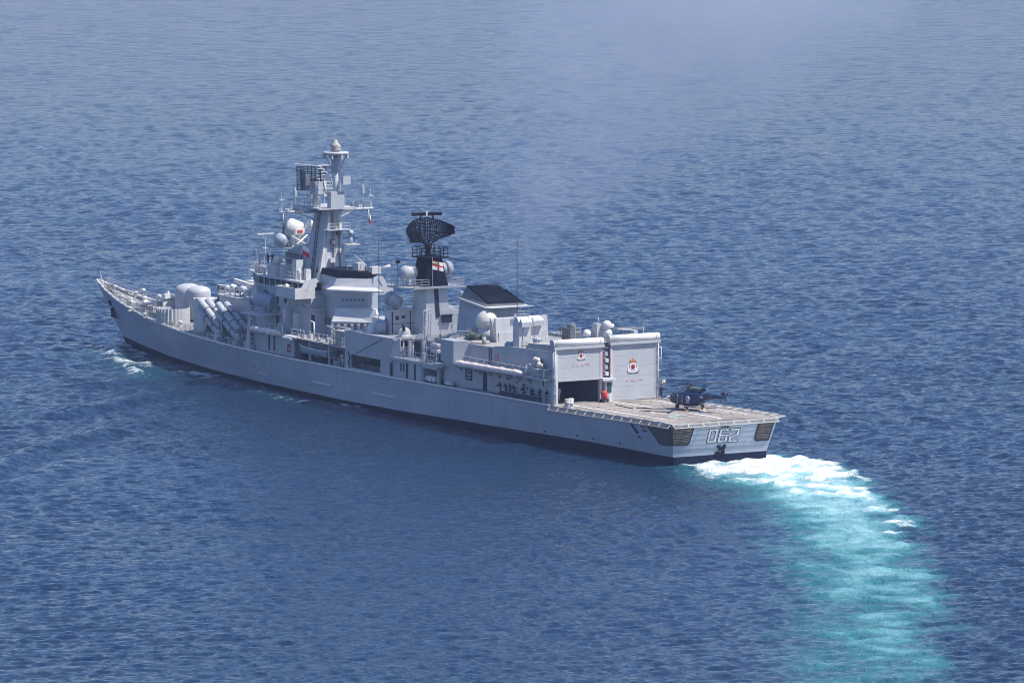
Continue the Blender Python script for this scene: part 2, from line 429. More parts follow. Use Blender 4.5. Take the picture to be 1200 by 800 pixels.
def water_material():
    m = bpy.data.materials.new('sea_water'); m.use_nodes = True
    n, l = m.node_tree.nodes, m.node_tree.links
    b = n['Principled BSDF']
    g = n.new('ShaderNodeNewGeometry'); pos = g.outputs['Position']
    a = n.new('ShaderNodeAttribute'); a.attribute_name = 'water_state'
    sep = n.new('ShaderNodeSeparateColor'); l.new(a.outputs['Color'], sep.inputs[0])
    def noise(scale, detail, stretch=(1, 1, 1), rough=0.55, rot=0.0):
        mp = n.new('ShaderNodeMapping'); mp.inputs['Scale'].default_value = stretch; mp.inputs['Rotation'].default_value = (0, 0, rot)
        l.new(pos, mp.inputs['Vector'])
        t = n.new('ShaderNodeTexNoise'); t.inputs['Scale'].default_value = scale; t.inputs['Detail'].default_value = detail; t.inputs['Roughness'].default_value = rough
        l.new(mp.outputs[0], t.inputs['Vector']); return t.outputs[0]
    def mrange(v, a0, a1, b0=0.0, b1=1.0):
        r = n.new('ShaderNodeMapRange'); r.inputs['From Min'].default_value = a0; r.inputs['From Max'].default_value = a1
        r.inputs['To Min'].default_value = b0; r.inputs['To Max'].default_value = b1; l.new(v, r.inputs['Value']); return r.outputs[0]
    def math2(op, x, y):
        k = n.new('ShaderNodeMath'); k.operation = op
        for i_, v in ((0, x), (1, y)):
            if isinstance(v, (int, float)): k.inputs[i_].default_value = v
            else: l.new(v, k.inputs[i_])
        return k.outputs[0]
    def mix(f, A, B):
        k = n.new('ShaderNodeMix'); k.data_type = 'RGBA'
        l.new(f, k.inputs['Factor'])
        for nm, v in (('A', A), ('B', B)):
            if isinstance(v, tuple): k.inputs[nm].default_value = (*v, 1)
            else: l.new(v, k.inputs[nm])
        return k.outputs['Result']
    big = noise(0.012, 4)
    deep = mix(mrange(big, 0.35, 0.65), DEEP_A, DEEP_B)
    churn = noise(0.30, 6, rough=0.62)
    tq = math2('MULTIPLY', sep.outputs[0], mrange(churn, 0.28, 0.70, 0.62, 1.22))
    col = mix(mrange(tq, 0.0, 0.45), deep, TEAL)
    col = mix(mrange(tq, 0.35, 1.05), col, AQUA)
    f1 = noise(1.5, 9, rough=0.75); f2 = noise(0.22, 4)
    fn = math2('ADD', math2('MULTIPLY', f1, 0.7), math2('MULTIPLY', f2, 0.3))
    th = math2('SUBTRACT', 0.86, math2('MULTIPLY', sep.outputs[1], 0.60))
    fo = math2('SUBTRACT', fn, th)
    fm = mrange(fo, -0.01, 0.20)
    fm = math2('MULTIPLY', fm, mrange(sep.outputs[1], 0.02, 0.12))
    col = mix(fm, col, (0.56, 0.60, 0.61))
    l.new(col, b.inputs['Base Color'])
    b.inputs['IOR'].default_value = 1.333
    milk = mrange(tq, 0.2, 1.0)
    rg = math2('MAXIMUM', mrange(fm, 0, 1, 0.07, 0.75), mrange(milk, 0, 1, 0.07, 0.45))
    l.new(rg, b.inputs['Roughness'])
    l.new(mrange(fm, 0, 1, 0.5, 0.2), b.inputs['Specular IOR Level'])
    # ripples, finest last; weaker on the smoothed water
    w1 = noise(0.85, 4, (1, 1.5, 1), 0.6, -VIEW_AZ)
    w2 = noise(2.3, 4, (1, 1.5, 1), 0.6, -VIEW_AZ + 0.3)
    calm = mrange(sep.outputs[2], 0, 1, 1.0, 0.5)
    calm = math2('MULTIPLY', calm, mrange(milk, 0, 1, 1.0, 0.35))
    bp = n.new('ShaderNodeBump'); bp.inputs['Distance'].default_value = 1.0; l.new(math2('MULTIPLY', w1, RIP1), bp.inputs['Height']); l.new(calm, bp.inputs['Strength'])
    bq = n.new('ShaderNodeBump'); bq.inputs['Distance'].default_value = 1.0; l.new(math2('MULTIPLY', w2, RIP2), bq.inputs['Height']); l.new(calm, bq.inputs['Strength'])
    w0 = noise(0.27, 5, (1, 1.5, 1), 0.6, -VIEW_AZ - .2)
    b0 = n.new('ShaderNodeBump'); b0.inputs['Distance'].default_value = 1.0; l.new(math2('MULTIPLY', w0, 0.75), b0.inputs['Height']); l.new(calm, b0.inputs['Strength']); l.new(b0.outputs[0], bp.inputs['Normal'])
    l.new(bp.outputs[0], bq.inputs['Normal'])
    l.new(bq.outputs[0], b.inputs['Normal'])
    return m
DEEP_A, DEEP_B, TEAL, AQUA = (0.004, 0.020, 0.050), (0.005, 0.024, 0.060), (0.035, 0.20, 0.22), (0.37, 0.58, 0.59)
RIP1, RIP2 = 0.60, 0.30
me.materials.append(water_material())
sea = bpy.data.objects.new('sea', me); COL.objects.link(sea)
tag(sea, 'rippled blue open sea with a curving turquoise wake and white foam', 'sea', kind='structure')

# ------------------------------------------------------------------ haze over the water
def volume_box(name, x0, x1, y0, y1, z0, z1, density, col, aniso=0.2, noise=None):
    mb = MB().box(x0, x1, y0, y1, z0, z1)
    m = bpy.data.materials.new(name); m.use_nodes = True
    n, l = m.node_tree.nodes, m.node_tree.links
    n.remove(n['Principled BSDF'])
    v = n.new('ShaderNodeVolumePrincipled')
    v.inputs['Color'].default_value = (*col, 1); v.inputs['Density'].default_value = density; v.inputs['Anisotropy'].default_value = aniso
    l.new(v.outputs[0], n['Material Output'].inputs['Volume'])
    return mb.build(name, m), m, v
HAZE = 0.00008
haze, hm, hv = volume_box('haze', -900, 9000, -5500, 1500, -8, 125, HAZE, (0.54, 0.66, 1.0))
tag(haze, 'pale blue haze thickening over the distant sea', 'haze', kind='stuff')

# ------------------------------------------------------------------ the warship: hull
ship = tag(empty('warship'), 'long grey naval destroyer with flight deck, hangar and radar masts, turning on the blue sea', 'warship')
def part(mb, name, mats, parent=None): return mb.build(name, mats, parent or ship)
part_split = part

NT, LEV = 72, [0, .12, .3, .5, .7, .88, 1.0]
XB = lambda s: 154.7 + 8.1 * s ** 0.92
XS = lambda s: 0.2 - 1.1 * s
def hull_pt(t, s, side):
    x = XS(s) + (XB(s) - XS(s)) * t
    xd = XS(1) + (XB(1) - XS(1)) * t
    xw = XS(0) + (XB(0) - XS(0)) * t
    yw, yd = ip(xw, YWx, YWy), Yd(xd)
    fl = 1.0 + 0.75 * min(1, max(0, (xd - 85) / 60))
    y = yw + (yd - yw) * s ** fl
    z = ip(xw, PZx, PZz) + (Dz(xd) - ip(xw, PZx, PZz)) * s
    return (x, side * y, z)
ts = [1 - (1 - i / NT) ** 1.15 for i in range(NT + 1)]
hull = MB()
for side in (1, -1):
    k0 = len(hull.v)
    for t in ts:
        for s in LEV: hull.v.append(hull_pt(t, s, side))
    for i in range(NT):
        for j in range(len(LEV) - 1):
            a = k0 + i * len(LEV) + j
            hull.f.append((a, a + 1, a + 1 + len(LEV), a + len(LEV))); hull.m.append(0); hull.s.append(True)
part(hull, 'hull', M_HULL)
boot = MB()
for side in (1, -1):
    k0 = len(boot.v)
    for t in ts:
        x, y, z = hull_pt(t, 0, side)
        boot.v += [(x, y, z), (x - 1.2 * t ** 8, y * .985, -0.3), (x - 3.5 * t ** 8, y * .86, -3.0)]
    for i in range(NT):
        for j in range(2):
            a = k0 + i * 3 + j
            boot.f.append((a, a + 1, a + 4, a + 3)); boot.m.append(0); boot.s.append(True)
boot.face([hull_pt(0, 0, 1), (0.2, 6.3, -.3), (0.3, 5.5, -3), (0.3, -5.5, -3), (0.2, -6.3, -.3), hull_pt(0, 0, -1)])
part(boot, 'boot_topping', M_BOOT)
tr = MB()
for a, b in zip(LEV, LEV[1:]):
    tr.face([hull_pt(0, a, 1), hull_pt(0, b, 1), hull_pt(0, b, -1), hull_pt(0, a, -1)])
part(tr, 'transom', M_HULL)
def on_transom(y, z, out=0.03):
    s = (z - 1.3) / 4.0
    return (XS(s) - out, y, z)
def hy(x, z):                                  # half breadth of the hull side at x, z
    lo, hi = 0.0, 1.0
    P, Dk = ip(x, PZx, PZz), Dz(x)
    s = min(1, max(0, (z - P) / (Dk - P)))
    xd = x; fl = 1.0 + 0.75 * min(1, max(0, (xd - 85) / 60))
    yw, yd = ip(min(154.7, x * 0.955), YWx, YWy), Yd(x)
    t = (x - XS(s)) / (XB(s) - XS(s))
    return hull_pt(t, s, 1)[1]

# decks, slightly cambered, one sheet each; the flight deck has its own paint
def deck_sheet(name, x0, x1, mat, n):
    m = MB(); xs = [x0 + (x1 - x0) * i / n for i in range(n + 1)]
    fr = [-1, -.75, -.4, 0, .4, .75, 1]
    for x in xs:
        for f in fr: m.v.append((x, f * Yd(x), Dz(x) + 0.14 * (1 - f * f) * min(1, Yd(x) / 5)))
    k = len(fr)
    for i in range(n):
        for j in range(k - 1):
            a = i * k + j; m.f.append((a, a + k, a + k + 1, a + 1)); m.m.append(0); m.s.append(True)
    return part(m, name, mat)
deck_sheet('flight_deck', -0.9, 26.3, M_FDECK, 12)
deck_sheet('main_deck', 26.3, 162.8, M_DECK, 60)
g = MB()
for side in (1, -1):
    pts = [(x, side * Yd(x), Dz(x) + .06) for x in np.linspace(26.3, 162.7, 70)]
    g.path(pts, .17, 6)
part(g, 'gunwale', M_WHITE)  # off-white colour puts the sunlit edge highlight onto the rail
def dk(x, y=0.0): return Dz(x) + 0.14 * (1 - (y / max(.1, Yd(x))) ** 2) * min(1, Yd(x) / 5)

# painted flight-deck markings, thin sheets over the deck
def dstrip(m, pts, w, mi=0, up=0.012):
    for a, b in zip(pts, pts[1:]):
        n = max(1, int(math.hypot(b[0] - a[0], b[1] - a[1]) / 1.5))
        d = Vector((b[0] - a[0], b[1] - a[1], 0)).normalized(); q = Vector((-d.y, d.x, 0)) * w / 2
        for i in range(n):
            p0 = (a[0] + (b[0] - a[0]) * i / n, a[1] + (b[1] - a[1]) * i / n); p1 = (a[0] + (b[0] - a[0]) * (i + 1) / n, a[1] + (b[1] - a[1]) * (i + 1) / n)
            m.face([(x, y, dk(x, y) + up) for x, y in ((p0[0] - q.x, p0[1] - q.y), (p1[0] - q.x, p1[1] - q.y), (p1[0] + q.x, p1[1] + q.y), (p0[0] + q.x, p0[1] + q.y))], mi)
mk = MB()
dstrip(mk, [(25.6, -.35), (14.2, -.35)], .34); dstrip(mk, [(7.5, -.35), (.6, -.35)], .34)
dstrip(mk, [(24.5, 5.6), (3, 5.6)], .28); dstrip(mk, [(24.5, -5.6), (3, -5.6)], .28)
dstrip(mk, [(24.5, 5.6), (24.5, 4.0)], .28); dstrip(mk, [(24.5, -5.6), (24.5, -4.0)], .28)
dstrip(mk, [(18.8, 5.4), (18.8, 1.2)], .26); dstrip(mk, [(18.8, -1.8), (18.8, -5.4)], .26)
dstrip(mk, [(5.2, -1.6), (5.2, -5.4)], .26); dstrip(mk, [(13, 5.4), (13, 2.2)], .2)
part_split(mk, 'deck_line', M_DMARK)
ci = MB(); dstrip(ci, [(10 + 3.2 * math.cos(t), 3.2 * math.sin(t) - .35) for t in np.linspace(0, 2 * math.pi, 37)], .24, up=.016)
part(ci, 'landing_circle', M_DMARK)
gp = MB(); dstrip(gp, [(5.9, 1.75), (5.5, 3.55)], .75, 0, .014); dstrip(gp, [(6.5, 1.4), (6.1, 3.7), (3.1, 3.95), (3.5, 1.55), (6.5, 1.4)], .16, 1, .020)
part(gp, 'green_panel', [M_GREEN, M_DMARK])
td = MB()
for x in np.arange(2.5, 25, 2.6):
    for y in (-4.6, -3.1, -1.7, 1.0, 2.6, 4.3): td.lathe((x, y, dk(x, y)), (0, 0, 1), [(0, .12), (.02, .12)], 8)
part_split(td, 'tie_down_ring', M_DARK)
ch = MB()
for (a, b) in [((13.5, 2.9), (9.8, 1.1)), ((16.4, 1.6), (13.3, -.3)), ((21, 1.7), (16.2, 2.2)), ((15, -4), (11, -6.2))]:
    ch = MB(); ch.path([(x, y, dk(x, y) + .05) for x, y in ((a[0] + (b[0] - a[0]) * i / 4 + .12 * (i % 2), a[1] + (b[1] - a[1]) * i / 4) for i in range(5))], .055, 5); part(ch, 'lashing_shadow_line', M_DARK)  # dark tubes drawn for tie-down lines and their cast shadows
gr = MB(); dstrip(gr, [(23.8, 4.4), (23.8, 3.4)], .7, up=.02); dstrip(gr, [(23.3, 1.3), (23.3, .4)], .6, up=.02)
part_split(gr, 'deck_hatch', M_ROOF)

# safety nets hinged at the deck edge
def net(a, b, outx, outy, wid, up):
    m = MB(); a, b = Vector(a), Vector(b); o = Vector((outx * wid, outy * wid, up)); d = (b - a); gap = d * 0.02
    p = [a + gap, b - gap, b - gap + o, a + gap + o]
    for i in range(4): m.tube(p[i], p[(i + 1) % 4], .055, .055, 5)
    n2 = MB()
    for k in range(1, 7): n2.tube(p[0].lerp(p[1], k / 7), p[3].lerp(p[2], k / 7), .018, .018, 3, 0, False)
    for k in range(1, 5): n2.tube(p[0].lerp(p[3], k / 5), p[1].lerp(p[2], k / 5), .018, .018, 3, 0, False)
    f = part(m, 'safety_net', M_NET); n2.build('net_mesh', M_NETM, f)
for side, wid, up in ((1, .42, -.42), (-1, 1.25, .12)):
    xs = np.linspace(-.7, 26.0, 14)
    for a, b in zip(xs, xs[1:]): net((a, side * (Yd(a) + .02), Dz(a) - .03), (b, side * (Yd(b) + .02), Dz(b) - .03), 0, side, wid, up)
ys = np.linspace(7.25, -7.25, 8)
for a, b in zip(ys, ys[1:]): net((-.93, a, 5.27), (-.93, b, 5.27), -1, 0, .40, -.40)
ed = MB()
ed.box(-.98, -.78, -7.32, 7.32, 5.2, 5.36)
for side in (1, -1):
    ed.path([(x, side * (Yd(x) - .02), Dz(x) + .02) for x in np.linspace(-.8, 26.3, 10)], .10, 6)
part(ed, 'deck_edge', M_NET)

# mooring openings in the quarters: flush slatted screens, recess shade painted dark behind
def poly_on(f, pts, out, mi, m):
    m.face([f(u, v, out) for u, v in pts], mi)
def hull_side(x, z, out): return (x, hy(x, z) + out, z)
def opening(name, f, outline, ulo, uhi, vs, tilt=0.0):
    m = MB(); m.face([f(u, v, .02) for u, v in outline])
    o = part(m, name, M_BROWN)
    s = MB()
    for v in vs:
        lo, hi = ulo(v), uhi(v)
        for k in range(10):
            a, b = lo + (hi - lo) * k / 10, lo + (hi - lo) * (k + 1) / 10
            dz = .035 * random.uniform(-1, 1)
            s.tube(f(a, v + dz, .045), f(b, v + .035 * random.uniform(-1, 1), .045), .028, .028, 4, 0, False)
    for k in range(1, 7):
        u0 = ulo(vs[0]) + (uhi(vs[0]) - ulo(vs[0])) * k / 7; u1 = ulo(vs[-1]) + (uhi(vs[-1]) - ulo(vs[-1])) * k / 7
        s.tube(f(u0, vs[0], .045), f(u1, vs[-1], .045), .028, .028, 4, 0, False)
    s.build('screen_slat', M_SLAT, o)
    fr = MB(); pts = [f(u, v, .05) for u, v in outline]
    for i in range(len(pts)): fr.tube(pts[i], pts[(i + 1) % len(pts)], .06, .06, 5)
    fr.build('screen_frame', M_DARK, o)
vsl = [2.85 + .19 * i for i in range(11)]
opening('mooring_opening', hull_side, [(4.7, 4.85), (-.55, 5.0), (-.25, 2.75), (2.1, 2.62), (2.55, 2.8), (4.4, 4.5)],
        lambda v: -.55 + .16 * (v - 2.7) * -1 + .35, lambda v: 2.4 + (v - 2.7) * 1.0, vsl)
opening('mooring_opening', lambda y, z, o: on_transom(y, z, o), [(4.3, 4.95), (4.25, 4.6), (4.55, 2.95), (4.85, 2.66), (6.75, 2.75), (7.15, 4.95)],
        lambda v: 4.45, lambda v: 6.75 + (v - 2.7) * .16, vsl)
opening('mooring_opening', lambda y, z, o: on_transom(y, z, o), [(-6.85, 4.9), (-4.95, 5.0), (-4.72, 4.75), (-4.45, 2.95), (-4.7, 2.62), (-6.45, 2.62)],
        lambda v: -6.45 - (v - 2.7) * .16, lambda v: -4.62 - (v - 2.7) * .1, vsl)
# pennant number: dark-edged white block strokes
def glyph(m, strokes, y0, z0, w, h, f, slant=0.0):
    for pl in strokes:
        for mi, wd, out in ((0, .44, .022), (1, .25, .040)):
            for i in range(len(pl)):
                u, v = pl[i]; c = Vector(f(y0 - (u * w + slant * v), z0 + v * h, out)); e = wd / 2
                yy, zz = y0 - (u * w + slant * v), z0 + v * h
                m.face([f(yy - e, zz - e * .72, out + .001 * i), f(yy + e, zz - e * .72, out + .001 * i), f(yy + e, zz + e * .72, out + .001 * i), f(yy - e, zz + e * .72, out + .001 * i)], mi)
                if i:
                    pu, pv = pl[i - 1]; ya, za = y0 - (pu * w + slant * pv), z0 + pv * h
                    d = Vector((yy - ya, zz - za)).normalized(); q = Vector((-d.y, d.x)) * e
                    if abs(d.x) > abs(d.y): q *= .72
                    m.face([f(ya - q.x, za - q.y, out + .0005), f(yy - q.x, zz - q.y, out + .0005), f(yy + q.x, zz + q.y, out + .0005), f(ya + q.x, za + q.y, out + .0005)], mi)
num = MB(); tf = lambda y, z, o: on_transom(y, z, o)
glyph(num, [[(0, 0), (0, 1), (1, 1), (1, 0), (0, 0)]], 1.98, 2.92, .95, 1.38, tf, .14)
glyph(num, [[(1, 1), (0, 1), (0, 0), (1, 0), (1, .52), (0, .52)]], .50, 2.87, .95, 1.38, tf, .14)
glyph(num, [[(0, 1), (1, 1), (1, .56), (0, .30), (0, 0), (1, 0)]], -.98, 2.82, .98, 1.38, tf, .14)
part(num, 'pennant_number', [M_DARK, M_MARK])
sg = MB()
for y0, y1, z0, z1 in ((.35, -.45, 1.75, 2.15), (.6, .2, 2.1, 2.4), (-.2, -.55, 2.1, 2.42), (.75, .05, 1.15, 1.6), (-.1, -.5, 1.1, 1.7)):
    sg.hexa([on_transom(y0, z0, .0), on_transom(y1, z0, .0), on_transom(y1, z1, .0), on_transom(y0, z1, .0)], [on_transom(y0, z0, .16), on_transom(y1, z0, .16), on_transom(y1, z1, .16), on_transom(y0, z1, .16)])
part_split(sg, 'stern_recess', M_BLACK)  # black blocks stand in for the shaded stern gear recess
sm = MB()
for y in (.35, -.05, -.42):
    p = on_transom(y, 4.72 + .05 * (y > 0), .02); sm.lathe(p, (-1, 0, 0), [(0, .2), (.06, .2)], 12)
    sm.box(p[0] - .05, p[0], y - .05, y + .05, 4.45, 4.7)
part_split(sm, 'stern_lamp', M_DARK)
# marks on the port side: recessed slot with its shade painted as dark faces, small red lettering block, draught marks, rubbing strips
pd = MB(); pd.face([hull_side(x, z, .025) for x, z in ((8.35, 4.55), (7.9, 4.62), (7.75, 4.5), (6.75, 3.7), (6.65, 3.5), (7.2, 3.42), (7.4, 3.5))])
pd.face([hull_side(x, z, .025) for x, z in ((7.2, 3.2), (6.7, 3.22), (6.35, 2.95), (6.55, 2.8))])
part_split(pd, 'side_port', M_DARK)
def text_block(m, f, u0, u1, v0, v1, rows, mi=0, fill=.7, seed=1):
    """rows of small upright strokes, the size of lettering too small to read"""
    g = random.Random(seed); n = rows
    for r in range(n):
        va, vb = v0 + (v1 - v0) * (r + .12) / n, v0 + (v1 - v0) * (r + .88) / n; u = u0; sg = 1 if u1 > u0 else -1
        while sg * (u1 - u) > .05:
            w = g.uniform(.07, .16)
            if g.random() < fill: m.face([f(u, va), f(u + sg * w, va), f(u + sg * w, vb), f(u, vb)], mi)
            u += sg * (w + .06)
tb = MB(); text_block(tb, lambda u, v: hull_side(u, v, .03), 6.15, 5.0, 4.28, 4.55, 1, 0, .9, 3); text_block(tb, lambda u, v: hull_side(u, v, .03), 5.9, 4.75, 3.82, 4.1, 1, 1, .9, 4)
part_split(tb, 'side_lettering', [M_RED, M_DARK])
dm = MB()
for i, (z, xo) in enumerate(((3.15, 0), (2.75, -1.3), (2.3, -1.0), (1.85, -.4), (1.62, -1.2))):
    for k in range(4):
        if (i + k) % 4 == 3: continue
        x = 103.0 + xo - k * 1.05; dm.face([hull_side(x, z, .03), hull_side(x - .6, z - .02, .03), hull_side(x - .6, z + .14, .03), hull_side(x, z + .15, .03)])
part(dm, 'draught_mark', M_MARK)
for xa, xb, z in ((85.1, 80.2, 2.12), (68.8, 63.7, 2.2)):
    rs = MB(); rs.path([hull_side(xa + (xb - xa) * i / 5, z + (.10 if i == 0 else 0), .10) for i in range(6)], .11, 6); part(rs, 'rubbing_strip', M_WHITE)
sc = MB()
for x in (20.5, 17, 28, 11.2):
    z = 1.9 if x < 25 else 1.6
    sc.tube(hull_side(x, z, .0), hull_side(x, z - .1, .12), .12, .12, 8)
part_split(sc, 'scupper', M_DARK)
an = MB()
for s in (1, -1):
    an.tube((156.3, s * hy(156.3, 5.0), 5.3), (155.6, s * (hy(155.6, 4.6) + .35), 4.0), .14, .14, 8)
    an.hexa([(156.3, s * (hy(156, 4.2) + .25), 3.9), (154.6, s * (hy(154.6, 4.2) + .3), 3.9), (154.6, s * (hy(154.6, 4.2) + .55), 3.9), (156.3, s * (hy(156, 4.2) + .5), 3.9)],
            [(156.7, s * (hy(156, 4.6) + .1), 5.0), (156.3, s * (hy(156, 4.6) + .1), 5.1), (156.2, s * (hy(156, 4.6) + .3), 5.1), (156.7, s * (hy(156, 4.6) + .3), 5.0)])
    an.lathe((157.0, s * (hy(157, 5.8) + .02), 5.8), (0, s, -.3), [(-.1, .42), (.06, .42)], 12)
part_split(an, 'anchor', M_BLACK)

# ------------------------------------------------------------------ hangar
hg = MB()
PW = 7.0
prof = [(26.4, 4.7), (26.4, 11.25), (31, 11.15), (36.5, 11.0), (40.4, 10.72), (41.1, 10.55), (44.6, 10.45), (53.2, 10.45), (53.2, 4.6)]
for s in (1, -1):
    hg.py(prof, s * PW, s * (PW - .2))
hg.box(53.0, 53.2, -6.8, 6.8, 4.6, 10.4)
bh = MB(); bh.box(44.8, 45.0, -6.8, 6.8, 4.7, 10.2); part(bh, 'hangar_bulkhead', M_SHADE)  # bulkhead and partition darkened to paint in the hangar's dim interior
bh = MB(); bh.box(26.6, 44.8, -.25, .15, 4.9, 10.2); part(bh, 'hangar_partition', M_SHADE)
part(hg, 'hangar_wall', M_GREY)
hr = MB(); hr.box(26.45, 53.0, -6.8, 6.8, 10.2, 10.42)
part(hr, 'hangar_roof', M_ROOF)
rb = MB(); rb.hexa([(26.45, -6.8, 10.42), (34.5, -6.8, 10.42), (34.5, 6.8, 10.42), (26.45, 6.8, 10.42)], [(26.45, -6.6, 12.05), (33.2, -6.6, 11.7), (33.2, 6.6, 11.7), (26.45, 6.6, 12.05)])
part(rb, 'roof_housing', M_ROOF)
fr = MB()
for y0, y1 in ((6.78, 7.3), (-7.3, -6.92), (.62, .86), (-.86, -.62)): fr.box(25.95, 26.45, y0, y1, 4.9, 12.1)
fr.box(26.1, 26.45, .86, 6.78, 11.55, 12.05); fr.box(26.1, 26.45, -6.92, -.86, 11.7, 12.1)
part(fr, 'hangar_frame', M_LIGHT)
rt = MB()
for y in (.56, -.56): rt.box(25.90, 25.95, y - .07, y + .07, 7.9, 11.4)
part_split(rt, 'hangar_warning_strip', M_PINK)
def crest(m, c, k, f):
    """round ship's badge: white ring, dark rope, red centre, small crown above"""
    def disc(cy, cz, r, mi, o, n=20, sq=1.0): m.face([f(cy + r * math.cos(t) * sq, cz + r * math.sin(t), o) for t in np.linspace(0, 2 * math.pi, n, endpoint=False)], mi)
    cy, cz = c
    m.face([f(cy + u * k, cz + v * k, .012) for u, v in ((-.95, -.75), (.95, -.75), (.55, .75), (-.55, .75))], 1)
    disc(cy, cz - .1 * k, .80 * k, 0, .020); disc(cy, cz, .62 * k, 1, .028); disc(cy, cz, .54 * k, 0, .036); disc(cy, cz - .05 * k, .36 * k, 2, .044)
    for u in (-.6, .6): disc(cy + u * k, cz - .5 * k, .26 * k, 0, .030, 12)
    m.face([f(cy + u * k, cz + v * k, .05) for u, v in ((-.35, .62), (.35, .62), (.42, .95), (.2, .85), (0, 1.25), (-.2, .85), (-.42, .95))], 3)
    m.face([f(cy + u * k, cz + v * k, .052) for u, v in ((-.3, .06), (.3, .06), (.08, -.1), (.3, -.28), (-.3, -.28), (-.08, -.1))], 1)
    for i in range(9):
        a = -.9 + .2 * i; m.face([f(cy + a * k, cz - (1.02 - .12 * (a * a)) * k, .03), f(cy + (a + .16) * k, cz - (1.02 - .12 * a * a) * k, .03), f(cy + (a + .16) * k, cz - (.9 - .12 * a * a) * k, .03), f(cy + a * k, cz - (.9 - .12 * a * a) * k, .03)], 1)
CM = [M_MARK, M_DARK, M_RED, M_ORANGE]
def dface(y, z, o): return (26.02 - o, y, z)
def door(y0, y1, z0, z1):
    m = MB(); m.box(26.02, 26.09, y0, y1, z0, z1)
    o = part(m, 'roller_door', M_DOOR)
    rb_ = MB()
    for z in np.arange(z0 + .4, z1 - .1, 1.24): rb_.box(26.008, 26.02, y0 + .05, y1 - .05, z, z + .02)
    rb_.box(25.96, 26.12, y0, y1, z0 - .02, z0 + .22)
    rb_.build('door_rib', M_DOOR, o)
    return o
dl = door(.9, 6.74, 7.72, 11.55)
dr = door(-6.88, -.9, 5.02, 11.7)
c1 = MB(); crest(c1, (3.55, 10.75), .62, dface); o = c1.build('ship_badge', CM, dl)
c2 = MB(); crest(c2, (-3.75, 9.0), .88, dface); c2.build('ship_badge', CM, dr)
for o_, yc, z0, sd in ((dl, 3.6, 9.42, 5), (dr, -3.75, 7.15, 8)):
    t = MB()
    for u0, u1, z, fl in ((1.1, .75, 0, .8), (.45, -.35, -.02, .85), (-.6, -1.35, .04, .95)):
        text_block(t, lambda u, v: dface(yc + u, z0 + v + z, .022), u0, u1, 0, .26, 1, 0, fl, sd)
    t.build('door_lettering', M_PINK, o_)
for y0, y1, z in ((.42, 7.42, 12.32), (-7.5, -.42, 12.5)):
    r = MB(); r.lathe((26.15, y0, z), (0, 1, 0), [(0, .28), (.04, .44), (y1 - y0 - .04, .44), (y1 - y0, .28)], 20)
    o = part(r, 'door_roller', M_WHITE)
    e = MB()
    for y in (y0 + .55, y1 - .6): e.lathe((26.15, y, z), (0, 1, 0), [(0, .46), (.07, .46)], 20)
    e.lathe((26.15, y1 - .02, z), (0, 1, 0), [(0, .48), (.14, .48)], 20)
    e.box(25.7, 26.5, y0, y1, z - .75, z - .42)
    e.build('roller_end', M_GREY, o)
pl = MB(); pl.box(26.3, 26.6, -.62, .62, 7.6, 12.0); pl.box(25.95, 26.6, -.62, .62, 11.4, 11.6)
part(pl, 'door_pillar', M_SHADE)  # darker grey paints shade into the recess between the doors
for kk in range(4):
    q = MB(); z = 8.1 + .8 * kk; q.box(25.95, 26.3, -.3 + .12 * (kk % 2), .12 + .12 * (kk % 2), z, z + .45); q.tube((26.0, -.25, z), (26.0, .3, z + .6), .05, .05, 6)
    part(q, 'signal_lamp', M_LIGHT if kk % 2 == 0 else M_HULL)
sl = MB(); sl.box(25.2, 26.4, -.95, .95, 7.55, 7.85); part(sl, 'control_cab_roof', M_LIGHT)
cb = MB(); cb.box(25.55, 26.4, -.62, .35, 4.95, 7.55); cab = part(cb, 'control_cab', M_LIGHT)
w = MB(); w.box(25.50, 25.55, -.45, .2, 6.1, 7.3); w.build('window', M_GREENG, cab)
fl_ = MB()
for s, ys in ((1, 7.15), (-1, -7.15)):
    for k in range(6):
        z = 6.2 + .95 * k + .2 * (k % 2); fl_.box(25.75 + .08 * (k % 2), 26.0, ys + s * .06 - .12, ys + s * .2 + .06, z, z + .24)
    fl_.tube((25.8, ys + s * .1, 5.0), (25.8, ys + s * .1, 11.9), .08, .08, 6); fl_.tube((25.75, ys + s * .45, 8.4), (25.75, ys + s * .45, 11.2), .05, .05, 6)
    for z in (8.4, 9.8, 11.2): fl_.tube((25.75, ys, z), (25.75, ys + s * .5, z), .04, .04, 5)
part_split(fl_, 'floodlight_rack', M_LIGHT)
il = MB()
for x, y in ((31, 2.4), (31, 5), (36, 3.6), (40, 2), (40, 5)): il.box(x, x + 1.3, y - .14, y + .14, 9.9, 10.05)
part_split(il, 'ceiling_lamp', M_WHITE)
